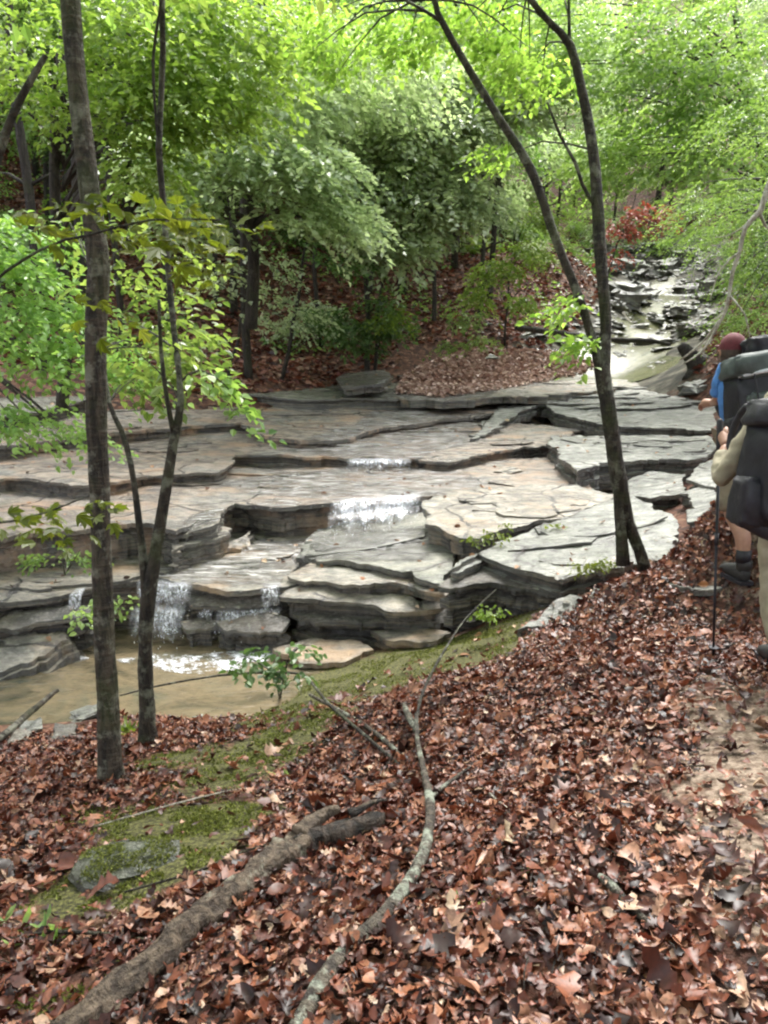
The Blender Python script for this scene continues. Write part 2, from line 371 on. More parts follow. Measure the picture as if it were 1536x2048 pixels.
# ------------------------------------------------------------ ground sheet
def axis(a, b, fine, lo, hi, g):
    out = list(np.arange(lo, hi, fine)); s = fine; x = hi
    while x < b: s *= g; x += s; out.append(x)
    s = fine; x = lo; pre = []
    while x > a: s *= g; x -= s; pre.append(x)
    return np.array(pre[::-1] + out)
gx = axis(-150, 150, .05, -4, 4, 1.045); gy = axis(-90, 170, .05, .6, 7.5, 1.035)
GX, GY = np.meshgrid(gx, gy); hz = Hn(GX, GY)
fxy = [tuple(P(a, b_, z=c)[:2]) for a, b_, c in [(1480,1420,0),(1530,1560,.03),(1500,1650,.04)]]
def gauss(cxy, r, sx=1, sy=1): return np.exp(-(((GX - cxy[0]) / sx) ** 2 + ((GY - cxy[1]) / sy) ** 2).ravel() / r ** 2)
TRAIL = [G(1560, 1900), G(1530, 1700), G(1500, 1540), G(1490, 1420), G(1500, 1280), G(1500, 1180)]
dirt = sum(gauss(p.xy, .38) * a for p, a in zip(TRAIL, (.25, .45, .8, .8, .5, .5)))
MOSS = [(900,1290,.55,.9),(720,1385,.7,1.05),(520,1450,.3,.9),(640,1360,.4,1.0),(780,1330,.5,1.0),(560,1420,.35,1.0),(620,1440,.3,.8),(950,1320,.35,.8),(1000,1262,.3,.9),(560,1480,.3,.8),(200,1640,.25,.6),(330,1520,.3,.9),(520,1520,.3,1.0),(430,1570,.28,.9),(440,1630,.25,1.1),(400,1660,.2,1),(280,1660,.2,.8),(280,1740,.28,1.0),(160,1800,.2,.9),(360,1720,.2,.8),(1000,1290,.3,.6),(100,2010,.15,.5)]
mossv = sum(gauss(G(a, b_).xy, r, 1, .8) * k for a, b_, r, k in MOSS)
nx = len(gx); idx = np.arange(len(gx) * len(gy)).reshape(len(gy), nx)
q = np.stack([idx[:-1, :-1], idx[:-1, 1:], idx[1:, 1:], idx[1:, :-1]], -1).reshape(-1, 4)
g_me = np_mesh('ground', np.stack([GX.ravel(), GY.ravel(), hz], -1), q, {'dirt': ('POINT', dirt), 'moss': ('POINT', np.clip(mossv, 0, 1)), 'creek': ('POINT', creek(GX.ravel(), GY.ravel()))})
tag(link_mesh('ground', g_me, M['ground']), kind='structure')

# ------------------------------------------------------------ rock slabs
def slab(name, outline, thick, mat, seed=0, rough=.05, amp=.018, step=.045, grid=.09, strata=(.035, .11), inset=.05, lam=0, world=False, mb=None, slope=None, lam_th=(.012, .03), undercut=.06, flare=0):
    """outline: (px, py, z) of the slab's top rim in the photo, or world points"""
    rs = random.Random(seed * 17 + 3)
    pts = [Vector(p) for p in outline] if world else [P(a, b_, z=c) for a, b_, c in outline]
    A = np.array([[p.x, p.y, 1] for p in pts]); zc = np.array([p.z for p in pts])
    k = np.linalg.lstsq(A, zc, rcond=None)[0]
    if sum(pts[i].x * pts[(i+1) % len(pts)].y - pts[(i+1) % len(pts)].x * pts[i].y for i in range(len(pts))) < 0: pts.reverse()
    rim = []
    for i, p in enumerate(pts):
        qn = pts[(i+1) % len(pts)]; L = (qn.xy - p.xy).length; n = max(1, int(L / step))
        for j in range(n): rim.append(p.xy.lerp(qn.xy, j / n))
    def jag(v, s): # angular breaks
        return (round(noise.noise(Vector((v.x * 1.6, v.y * 1.6, s))) * 5) / 5) * .6 + (round(noise.noise(Vector((v.x * 4.2, v.y * 4.2, s + 9))) * 4) / 4) * .9 + noise.noise(Vector((v.x * 14, v.y * 14, s))) * .45
    nr = len(rim); nor = []
    for i in range(nr):
        d = rim[(i+2) % nr] - rim[i-2]; nor.append(Vector((d.y, -d.x)).normalized() if d.length > 1e-6 else Vector((1, 0)))
    def blocks(mean, rb):     # piecewise constant offsets round the rim: broken corners and joints
        out_ = []; 
        while len(out_) < nr:
            v_ = rb.uniform(-1, 1) ** 3 if rb.random() < .5 else rb.uniform(-.5, .5)
            n_ = max(1, int(rb.expovariate(1 / mean))); sl_ = rb.uniform(-.25, .25) / n_; out_ += [v_ + sl_ * q_ for q_ in range(n_)]
        return out_[:nr]
    b1, b2 = blocks(max(3, .38 / step), rs), blocks(max(2, .13 / step), rs)
    rim = [rim[i] + nor[i] * rough * (.55 * jag(rim[i], seed * 1.7) + 1.1 * b1[i] + .5 * b2[i]) for i in range(nr)]
    def top(x, y): return k[0]*x + k[1]*y + k[2] + amp * (noise.noise(Vector((x*.9, y*1.4, seed))) * 1.8 + noise.noise(Vector((x*3.1, y*5.0, seed))) * 1.1 + noise.noise(Vector((x*9, y*14, seed))) * .6)
    vs = [v.copy() for v in rim]
    xs = [v.x for v in rim]; ys = [v.y for v in rim]
    yy = min(ys)
    while yy < max(ys):
        xx = min(xs)
        while xx < max(xs):
            vs.append(Vector((xx + rs.uniform(-.3, .3) * grid, yy + rs.uniform(-.3, .3) * grid))); xx += grid
        yy += grid
    ov, oe, of, _, _, _ = geometry.delaunay_2d_cdt(vs, [(i, (i+1) % nr) for i in range(nr)], [], 1, 1e-6)
    own = mb is None
    mb = mb or MB()
    b = len(mb.v)
    mb.v += [Vector((v.x, v.y, top(v.x, v.y))) for v in ov]; mb.f += [tuple(b + i for i in f) for f in of]
    # side rings, one pair per stratum
    rings = [(0, lambda i: 0.0)]
    d = 0.0; j = 0
    while d < thick:
        th = rs.uniform(*strata); o = -rs.uniform(.35, 1.0) * (undercut + inset); j += 1
        if j > 2 and rs.random() < .3: o = -.02
        if flare: o = flare * (d + .02) / thick * rs.uniform(.8, 1.15)
        bb = blocks(max(2, .2 / step), rs)
        fo = (lambda o, j, bb: lambda i: o + inset * (.25 * jag(rim[i], seed + j * 3.3) + .7 * bb[i]))(o, j, bb)
        if d == 0: fo = lambda i: 0.0; th = min(th, rs.uniform(.03, .055))
        rings.append((d + .003, fo)); rings.append((d + th, fo)); d += th
    prev = None
    for dep, fo in rings:
        base = len(mb.v)
        for i in range(nr):
            p = rim[i] + nor[i] * fo(i); mb.v.append(Vector((p.x, p.y, top(rim[i].x, rim[i].y) - dep * (1 + .22 * noise.noise(Vector((rim[i].x * 2.2, rim[i].y * 2.2, seed + dep * 3))))))) 
        if prev is not None:
            for i in range(nr):
                n2 = (i+1) % nr; mb.f.append((prev+i, base+i, base+n2, prev+n2))
        prev = base
    mb.f.append(tuple(prev + i for i in range(nr)))
    # thin laminae lying on the top
    cnt = 0; tries = 0
    poly = [(v.x, v.y) for v in rim]
    def inside(x, y):
        c = False
        for i in range(len(poly)):
            x1, y1 = poly[i]; x2, y2 = poly[i-1]
            if (y1 > y) != (y2 > y) and x < (x2-x1) * (y-y1) / (y2-y1) + x1: c = not c
        return c
    while cnt < lam and tries < lam * 20:
        tries += 1
        cx_, cy_ = rs.uniform(min(xs), max(xs)), rs.uniform(min(ys), max(ys))
        rx, ry = rs.uniform(.25, 1.0), rs.uniform(.12, .4)
        n = rs.randint(6, 9); a0 = rs.uniform(-.35, .35)
        ring = []
        for i in range(n):
            a = 2*math.pi*i/n + rs.uniform(-.25, .25); rr = rs.uniform(.7, 1.1)
            ux, uy = math.cos(a) * rx * rr, math.sin(a) * ry * rr
            ring.append((cx_ + ux*math.cos(a0) - uy*math.sin(a0), cy_ + ux*math.sin(a0) + uy*math.cos(a0)))
        if not all(inside(*r_) for r_ in ring): continue
        cnt += 1; th = rs.uniform(*lam_th)
        slab(None, [Vector((x, y, top(x, y) + th)) for x, y in ring], th + .01, None, seed=seed*31 + cnt, rough=.04, amp=amp*.5, step=.06, grid=.12, strata=(.012, .03), inset=.02, world=True, mb=mb)
    if not own: return None
    o = mb.build(name, mat, None, smooth=False)
    me = o.data
    nzf = np.empty(len(me.polygons) * 3, np.float32); me.polygons.foreach_get('normal', nzf); sm = nzf.reshape(-1, 3)[:, 2] > .9
    me.polygons.foreach_set('use_smooth', sm)
    return o
def ledge(*a, **k): return tag(slab('bedrock_ledge', *a, **k), kind='structure')

# broad bedrock levels, nearest first
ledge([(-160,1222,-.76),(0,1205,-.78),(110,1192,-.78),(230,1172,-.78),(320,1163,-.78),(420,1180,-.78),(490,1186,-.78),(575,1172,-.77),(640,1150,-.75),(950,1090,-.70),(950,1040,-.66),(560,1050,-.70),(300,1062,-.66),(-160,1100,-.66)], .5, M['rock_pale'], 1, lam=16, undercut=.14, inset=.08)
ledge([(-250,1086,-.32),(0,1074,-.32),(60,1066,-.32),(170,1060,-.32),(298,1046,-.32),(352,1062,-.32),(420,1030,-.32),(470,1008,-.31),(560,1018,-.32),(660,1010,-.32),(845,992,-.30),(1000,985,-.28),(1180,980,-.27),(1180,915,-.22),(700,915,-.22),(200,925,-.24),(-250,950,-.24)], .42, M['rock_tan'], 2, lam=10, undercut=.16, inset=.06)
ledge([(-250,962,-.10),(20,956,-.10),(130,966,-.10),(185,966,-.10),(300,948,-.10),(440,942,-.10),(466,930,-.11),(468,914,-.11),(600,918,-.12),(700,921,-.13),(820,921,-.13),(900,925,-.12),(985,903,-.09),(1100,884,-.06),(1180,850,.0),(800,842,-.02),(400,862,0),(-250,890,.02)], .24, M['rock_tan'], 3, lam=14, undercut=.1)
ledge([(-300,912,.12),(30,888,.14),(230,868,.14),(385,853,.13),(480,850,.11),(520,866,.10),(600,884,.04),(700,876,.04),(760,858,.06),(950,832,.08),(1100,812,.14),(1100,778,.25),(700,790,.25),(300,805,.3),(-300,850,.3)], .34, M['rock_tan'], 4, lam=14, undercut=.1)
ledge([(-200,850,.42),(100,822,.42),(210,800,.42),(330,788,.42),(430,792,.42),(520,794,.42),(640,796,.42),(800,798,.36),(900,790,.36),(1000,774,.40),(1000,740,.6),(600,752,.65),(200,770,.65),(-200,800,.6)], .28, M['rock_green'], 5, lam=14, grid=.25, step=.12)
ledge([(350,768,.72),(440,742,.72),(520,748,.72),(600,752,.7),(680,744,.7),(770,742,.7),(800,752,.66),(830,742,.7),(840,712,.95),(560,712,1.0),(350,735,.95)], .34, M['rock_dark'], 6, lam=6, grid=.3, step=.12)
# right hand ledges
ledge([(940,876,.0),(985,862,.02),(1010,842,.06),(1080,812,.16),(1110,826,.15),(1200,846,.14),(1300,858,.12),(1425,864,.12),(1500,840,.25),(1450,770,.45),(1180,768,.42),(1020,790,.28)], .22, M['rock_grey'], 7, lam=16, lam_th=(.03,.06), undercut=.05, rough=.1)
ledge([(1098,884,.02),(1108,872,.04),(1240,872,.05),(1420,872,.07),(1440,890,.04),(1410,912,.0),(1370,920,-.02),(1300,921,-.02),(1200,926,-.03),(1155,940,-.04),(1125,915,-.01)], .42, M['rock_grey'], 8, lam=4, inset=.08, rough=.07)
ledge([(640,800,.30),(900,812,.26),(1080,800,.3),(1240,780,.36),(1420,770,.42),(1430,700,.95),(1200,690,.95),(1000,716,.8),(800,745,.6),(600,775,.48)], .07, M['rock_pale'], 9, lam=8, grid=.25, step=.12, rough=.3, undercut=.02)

# ------------------------------------------------------------ loose slabs, each a thing
def rock(outline, th, mat, label, seed, name='rock_slab', cat='rock slab', group=None, **k):
    o = slab(name, outline, th, mat, seed, **k); tag(o, label, cat, group); return o
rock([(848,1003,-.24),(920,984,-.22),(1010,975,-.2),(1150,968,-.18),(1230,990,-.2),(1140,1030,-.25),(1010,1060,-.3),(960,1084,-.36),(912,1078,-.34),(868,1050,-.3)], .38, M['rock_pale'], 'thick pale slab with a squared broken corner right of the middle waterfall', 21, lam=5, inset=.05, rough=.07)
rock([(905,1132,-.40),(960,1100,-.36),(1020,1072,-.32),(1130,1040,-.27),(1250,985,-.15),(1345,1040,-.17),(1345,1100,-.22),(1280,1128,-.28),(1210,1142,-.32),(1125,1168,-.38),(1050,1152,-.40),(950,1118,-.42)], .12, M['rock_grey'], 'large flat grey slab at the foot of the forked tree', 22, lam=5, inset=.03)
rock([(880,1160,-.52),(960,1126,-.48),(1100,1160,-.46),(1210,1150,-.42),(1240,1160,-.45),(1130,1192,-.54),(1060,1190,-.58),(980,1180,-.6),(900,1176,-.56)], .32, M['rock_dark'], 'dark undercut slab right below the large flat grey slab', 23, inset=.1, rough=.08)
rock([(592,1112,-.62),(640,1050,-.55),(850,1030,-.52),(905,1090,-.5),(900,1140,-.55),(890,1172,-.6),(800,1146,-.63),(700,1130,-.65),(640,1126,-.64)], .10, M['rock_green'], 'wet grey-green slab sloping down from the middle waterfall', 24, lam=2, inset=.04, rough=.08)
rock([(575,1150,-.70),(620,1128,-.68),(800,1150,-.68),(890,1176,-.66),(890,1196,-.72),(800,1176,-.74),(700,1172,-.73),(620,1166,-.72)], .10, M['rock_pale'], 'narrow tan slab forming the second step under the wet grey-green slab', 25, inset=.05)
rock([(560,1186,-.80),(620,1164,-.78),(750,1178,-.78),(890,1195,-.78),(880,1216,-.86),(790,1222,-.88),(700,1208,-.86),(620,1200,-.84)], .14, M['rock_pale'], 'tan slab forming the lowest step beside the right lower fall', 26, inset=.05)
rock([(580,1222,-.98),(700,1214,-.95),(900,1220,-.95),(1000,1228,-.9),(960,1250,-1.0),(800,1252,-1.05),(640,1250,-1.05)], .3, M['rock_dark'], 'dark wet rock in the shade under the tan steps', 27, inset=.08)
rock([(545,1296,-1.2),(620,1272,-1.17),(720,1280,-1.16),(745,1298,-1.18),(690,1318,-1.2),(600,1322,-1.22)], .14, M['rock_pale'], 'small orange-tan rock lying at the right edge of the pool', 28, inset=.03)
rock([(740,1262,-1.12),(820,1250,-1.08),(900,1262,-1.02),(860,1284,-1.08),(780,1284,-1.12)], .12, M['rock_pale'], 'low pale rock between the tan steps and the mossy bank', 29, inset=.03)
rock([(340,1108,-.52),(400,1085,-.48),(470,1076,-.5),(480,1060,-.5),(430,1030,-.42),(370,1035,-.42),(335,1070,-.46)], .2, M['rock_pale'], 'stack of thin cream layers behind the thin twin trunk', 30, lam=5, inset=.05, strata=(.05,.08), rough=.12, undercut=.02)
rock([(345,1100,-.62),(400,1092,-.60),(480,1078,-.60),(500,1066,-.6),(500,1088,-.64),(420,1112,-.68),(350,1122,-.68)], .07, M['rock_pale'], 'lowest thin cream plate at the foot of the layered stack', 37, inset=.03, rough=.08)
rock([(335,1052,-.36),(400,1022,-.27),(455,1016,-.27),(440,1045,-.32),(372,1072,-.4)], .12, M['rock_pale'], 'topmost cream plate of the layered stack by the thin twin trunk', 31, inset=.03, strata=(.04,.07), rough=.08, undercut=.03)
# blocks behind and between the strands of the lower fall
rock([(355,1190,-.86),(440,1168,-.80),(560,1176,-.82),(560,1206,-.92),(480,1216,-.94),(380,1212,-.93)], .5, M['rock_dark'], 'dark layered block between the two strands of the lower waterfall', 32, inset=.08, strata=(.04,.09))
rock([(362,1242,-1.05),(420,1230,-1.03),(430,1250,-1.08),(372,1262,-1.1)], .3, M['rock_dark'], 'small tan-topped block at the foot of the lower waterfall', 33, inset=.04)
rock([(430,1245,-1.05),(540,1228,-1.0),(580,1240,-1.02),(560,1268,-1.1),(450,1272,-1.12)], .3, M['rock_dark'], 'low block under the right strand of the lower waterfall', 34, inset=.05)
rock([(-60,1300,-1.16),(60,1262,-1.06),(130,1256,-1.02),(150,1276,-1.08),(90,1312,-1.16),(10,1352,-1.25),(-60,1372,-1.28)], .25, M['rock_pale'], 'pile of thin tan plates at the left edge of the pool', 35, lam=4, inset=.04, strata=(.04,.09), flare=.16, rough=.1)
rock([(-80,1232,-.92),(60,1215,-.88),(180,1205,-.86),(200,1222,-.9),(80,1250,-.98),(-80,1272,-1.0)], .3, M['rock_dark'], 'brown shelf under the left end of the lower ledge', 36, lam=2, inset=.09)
# boulders and stones
def across(x, y):
    q = 768 + x / max(y, .1) * F
    return ['toward the left edge', 'left of centre', 'near the centre', 'right of centre', 'toward the right edge'][max(0, min(4, int(q // 308)))]
def stone(px, py, rx, ry, rz, mat, label, seed, group=None, y=None, name='stone', cat='stone', sink=.3, spin=None, shp=(.75, .55)):
    p = G(px, py) if y is None else P(px, py, y=y)
    e = MB().blob((0, 0, 0), (rx, ry, rz), seed, shp[0], 14, 9, shp[1]).build(name, mat, None, smooth=False)
    e.location = p + Vector((0, 0, rz * (1 - 2 * sink) * .5)); e.rotation_euler = (random.uniform(-.15, .15), random.uniform(-.15, .15), random.uniform(0, 3) if spin is None else spin)
    tag(e, label, cat, group); return e
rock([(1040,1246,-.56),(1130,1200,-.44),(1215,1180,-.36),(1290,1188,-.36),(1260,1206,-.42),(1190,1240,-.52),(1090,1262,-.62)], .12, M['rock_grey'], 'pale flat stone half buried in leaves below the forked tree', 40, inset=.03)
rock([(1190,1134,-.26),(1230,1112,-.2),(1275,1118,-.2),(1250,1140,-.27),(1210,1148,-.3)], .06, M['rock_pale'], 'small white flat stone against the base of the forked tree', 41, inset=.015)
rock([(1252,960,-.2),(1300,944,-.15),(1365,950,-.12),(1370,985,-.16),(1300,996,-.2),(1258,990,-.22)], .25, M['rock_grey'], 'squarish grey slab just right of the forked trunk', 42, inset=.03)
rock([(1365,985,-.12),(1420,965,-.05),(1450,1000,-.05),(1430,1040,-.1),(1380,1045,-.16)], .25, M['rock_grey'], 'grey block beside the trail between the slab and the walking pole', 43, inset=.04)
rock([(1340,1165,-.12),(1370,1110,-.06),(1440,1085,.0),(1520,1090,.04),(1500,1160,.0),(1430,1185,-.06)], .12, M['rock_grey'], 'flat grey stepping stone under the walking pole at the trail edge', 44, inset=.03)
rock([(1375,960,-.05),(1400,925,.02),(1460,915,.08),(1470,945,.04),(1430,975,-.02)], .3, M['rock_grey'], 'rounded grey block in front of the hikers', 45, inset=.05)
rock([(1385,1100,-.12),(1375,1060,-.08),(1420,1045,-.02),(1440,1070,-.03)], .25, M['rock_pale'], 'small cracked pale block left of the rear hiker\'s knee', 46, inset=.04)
stone(1150, 650+0, .01, .01, .01, M['rock_dark'], 'x', 1) if False else None
for i, (px, py, s_) in enumerate([(1230,684,.5),(1290,690,.7),(1350,686,.4),(1270,655,.5),(1400,660,.5),(1330,700,.35),(1180,670,.5),(1120,655,.5),(1060,672,.6),(1240,712,.3)]):
    stone(px, py, s_, s_ * .6, s_ * .16, M['rock_grey'], 'flat ' + ('broad' if s_ > .45 else 'small') + ' stone breaking the surface of the green shallows upstream', 200 + i, 'flat stones in the upstream shallows', sink=.3, shp=(.5, .7))
rock([(672,762,.62),(690,742,.8),(770,740,.80),(785,752,.76),(765,770,.66),(690,774,.62)], .12, M['rock_dark'], 'dark squared block on the far edge of the ledges', 47, inset=.05)
rock([(990,942,-.24),(1020,934,-.2),(1045,940,-.22),(1030,948,-.26)], .05, M['rock_pale'], 'small pale loose stone on the ledge by the dark overhang', 48, inset=.01)
mossy = stone(250, 1735, .20, .12, .055, M['moss_rock'], 'smooth dark mossy rock sunk in the leafy bank', 5, shp=(.35, .85), spin=.25, sink=.4, name='rock', cat='rock')
rs = random.Random(5)
for i in range(150):
    py = 498 + 175 * rs.random() ** 1.4; px = rs.uniform(1195, 1430)
    s = (.18 + .75 * rs.random() ** 2) * (1 if py < 600 else .65)
    stone(px, py, s, s * rs.uniform(.6, 1), s * rs.uniform(.25, .5), M['rock_grey'] if i % 3 else M['rock_dark'], ('light grey' if i % 3 else 'dark') + (' slabby stone ' if s > .5 else (' small stone ' if s > .3 else ' tiny stone ')) + ('at the top of the rocky creek bed far upstream' if py < 545 else ('halfway up the rocky creek bed' if py < 600 else 'at the lower end of the rocky creek bed')) + (', left side' if px < 1275 else (', middle' if px < 1350 else ', right side')), 50 + i, 'stones in the far creek bed')
for i, (px, py, s, lb) in enumerate([(470, 1430, .07, 'small wet stone at the near right edge of the pool'), (400, 1440, .05, 'little brown stone in the shallow near edge of the pool'), (1345, 632, .55, 'low brown stone in the green shallows upstream'), (60, 1462, .10, 'flat grey stone beside the fallen stick at the pool outlet'), (130, 1480, .12, 'pale wet stone next to the large left trunk'),
        (175, 1438, .13, 'dark square stone at the pool edge touching the large trunk'), (40, 1490, .09, 'small brown stone lowest at the pool outlet'), (1390, 780, .3, 'leaf covered brown stone by the stump roots'), (1130, 690, .3, 'low stone at the edge of the upstream water')]):
    stone(px, py, s, s*.75, s*.4, M['rock_grey'] if i % 2 else M['rock_dark'], lb, 120 + i)

# ------------------------------------------------------------ water
def sheet(name, outline, mat, seed=0, amp=.004, grid=.12):
    pts = [P(a, b_, z=c) for a, b_, c in outline]; z0 = sum(p.z for p in pts) / len(pts)
    A = np.array([[p.x, p.y, 1] for p in pts]); k = np.linalg.lstsq(A, np.array([p.z for p in pts]), rcond=None)[0]
    vs = [p.xy for p in pts]; xs = [p.x for p in pts]; ys = [p.y for p in pts]; n = len(vs)
    for yy in np.arange(min(ys), max(ys), grid):
        for xx in np.arange(min(xs), max(xs), grid): vs.append(Vector((xx, yy)))
    ov, oe, of, _, _, _ = geometry.delaunay_2d_cdt(vs, [(i, (i+1) % n) for i in range(n)], [], 1, 1e-6)
    me = bpy.data.meshes.new(name); me.from_pydata([(v.x, v.y, k[0]*v.x + k[1]*v.y + k[2] + amp*noise.noise(Vector((v.x*3, v.y*5, seed)))) for v in ov], [], of)
    me.polygons.foreach_set('use_smooth', [True]*len(me.polygons))
    return tag(link_mesh(name, me, mat), kind='structure')
sheet('pool_water', [(-500,1420,-1.3),(-500,1300,-1.3),(0,1250,-1.3),(500,1245,-1.3),(760,1255,-1.3),(800,1330,-1.3),(560,1480,-1.3),(250,1560,-1.3),(-500,1600,-1.3)], M['pool'])
def creek_sheet(ylo, yhi, wd):
    V_, F_ = [], []; ys_ = np.arange(ylo, yhi, .4); nx_ = 12
    for i, y in enumerate(ys_):
        for j in range(nx_ + 1):
            x = stream_x(y) + (j / nx_ - .5) * 2 * wd(y) * (1 + .12 * math.sin(y * 1.7 + (j > 6))); V_.append((x, y, 0))
    V_ = np.array(V_, float); V_[:, 2] = Hn(V_[:, 0], V_[:, 1]) + .05 - .09 * (np.abs((np.arange(len(V_)) % (nx_ + 1)) / nx_ - .5) * 2) ** 2
    F_ = [[i*(nx_+1)+j, i*(nx_+1)+j+1, (i+1)*(nx_+1)+j+1, (i+1)*(nx_+1)+j] for i in range(len(ys_)-1) for j in range(nx_)]
    return tag(link_mesh('stream_water', np_mesh('stream_water', V_, F_), M['green_pool']), kind='structure')
creek_sheet(19, 48, lambda y: np.interp(y, [19, 22, 28, 34, 48], [1.8, 2.3, 2.0, 1.2, .9]) * (1 + .25 * math.sin(y * 2.3)))

def rim_hit(px, py, z): return P(px, py, z=z)
def waterfall(label, strands, seed, foam=()):
    """strands: (x0, y0, x1, y1 of the lip in the photo, lip z, foot z, reach, layers)"""
    rs = random.Random(seed); V_, F_, A_ = [], [], []; mb = MB(); fmb = MB()
    for x0, y0, x1, y1, zt, zb, reach, lay in strands:
        a0, a1 = P(x0, y0, z=zt), P(x1, y1, z=zt); W_ = (a1 - a0).length; nx_ = max(6, int(W_ / .012)); nz_ = 22; hh = zt - zb
        for l in range(lay):
            b = len(V_); sh = rs.uniform(0, 50)
            for i in range(nx_ + 1):
                f = i / nx_; a = a0.lerp(a1, f); col_n = noise.noise(Vector((f * W_ * 9, sh, 0))); rc = reach * (.75 + .5 * l / lay + .5 * col_n)
                ln = .82 + .35 * noise.noise(Vector((f * W_ * 14, sh + 7, 0)))
                for k in range(nz_ + 1):
                    q = k / nz_; s_ = q * ln
                    back = .16 * max(0, .18 - q) / .18
                    wig = .012 * noise.noise(Vector((f * W_ * 30, q * 3, sh)))
                    step_ = .03 * math.sin(q * 9 + col_n * 4) * q
                    V_.append((a.x + wig + .02 * math.sin(q * 4 + sh) * q, a.y + back - rc * s_ + step_ + wig, a.z + .012 + .006 * l - hh * max(0, s_ - .08) ** 1.25))
                    A_.append(min(1, 6 * f, 6 * (1 - f)) * min(1, 3.5 * (1 - q)) * min(1, .25 + 5 * q) * (.35 + .9 * min(1, max(0, .5 + 1.3 * noise.noise(Vector((f * W_ * 7, sh, 3)))))))
            for i in range(nx_):
                for k in range(nz_): F_.append((b + i*(nz_+1) + k, b + i*(nz_+1) + k + 1, b + (i+1)*(nz_+1) + k + 1, b + (i+1)*(nz_+1) + k))
        for i in range(int(lay * W_ * 26)):   # droplets thrown clear
            f = rs.random(); a = a0.lerp(a1, f); q = rs.uniform(.3, 1); r_ = rs.uniform(.0015, .004)
            mb.blob(a + Vector((rs.uniform(-.02, .02), -reach * q * rs.uniform(.9, 1.7), -hh * q ** 1.25)), (r_, r_, r_ * rs.uniform(1, 3.5)), i, .3, 6, 4)
    fm = None
    for px, py, z, n, spread in foam:
        c = P(px, py, z=z)
        nu, nvv = 36, 10; b0 = len(fmb.v)
        for i in range(nvv + 1):
            for j in range(nu):
                a = 6.2832 * j / nu; r_ = i / nvv * spread * 1.9 * (1 + .35 * noise.noise(Vector((math.cos(a) * 1.5, math.sin(a) * 1.5, seed + px))))
                q = c + Vector((math.cos(a) * r_, math.sin(a) * r_ * .33, 0)); fmb.v.append(q + Vector((0, 0, .012 * (1 - i / nvv) + .012 * noise.noise(q * 22) * (1 - i / nvv))))
        for i in range(nvv):
            for j in range(nu): fmb.f.append((b0+i*nu+j, b0+i*nu+(j+1) % nu, b0+(i+1)*nu+(j+1) % nu, b0+(i+1)*nu+j))
    root = empty('waterfall', V_[0]); link_mesh('falling_water', np_mesh('falling_water', V_, F_, {'fade': ('POINT', A_)}), M['falls'], root); tag(mb.build('spray', M['foam_drop'], root), kind='stuff')
    if fmb.v: fmb.build('foam', M['foam'], root)
    return tag(root, label, 'waterfall')
waterfall('white cascade of the lower waterfall pouring into the pool beside the thin twin trunk', [(272,1168,385,1178,-.775,-1.04,.12,3),(262,1222,372,1226,-1.0,-1.3,.16,3),(520,1182,560,1176,-.775,-1.02,.09,2),(430,1226,562,1222,-.98,-1.29,.18,2),(396,1208,430,1212,-.94,-1.28,.1,2)], 1,
          [(325,1318,-1.292,70,.20),(490,1312,-1.292,50,.20),(400,1330,-1.292,30,.28)])
waterfall('middle waterfall, a broad white cascade down one step in the centre', [(662,1008,846,992,-.30,-.52,.22,3),(655,1030,840,1012,-.40,-.60,.34,2)], 2, [(690,1060,-.595,60,.16),(760,1048,-.56,40,.2)])
waterfall('small upper waterfall slipping over the long ledge above the cascade', [(692,922,822,921,-.12,-.27,.12,3)], 3, [(760,945,-.27,50,.32)])
waterfall('thin trickle at the far left of the lower ledge behind the large trunk', [(138,1192,165,1188,-.775,-1.28,.12,3)], 4, [(150,1316,-1.292,16,.07)])

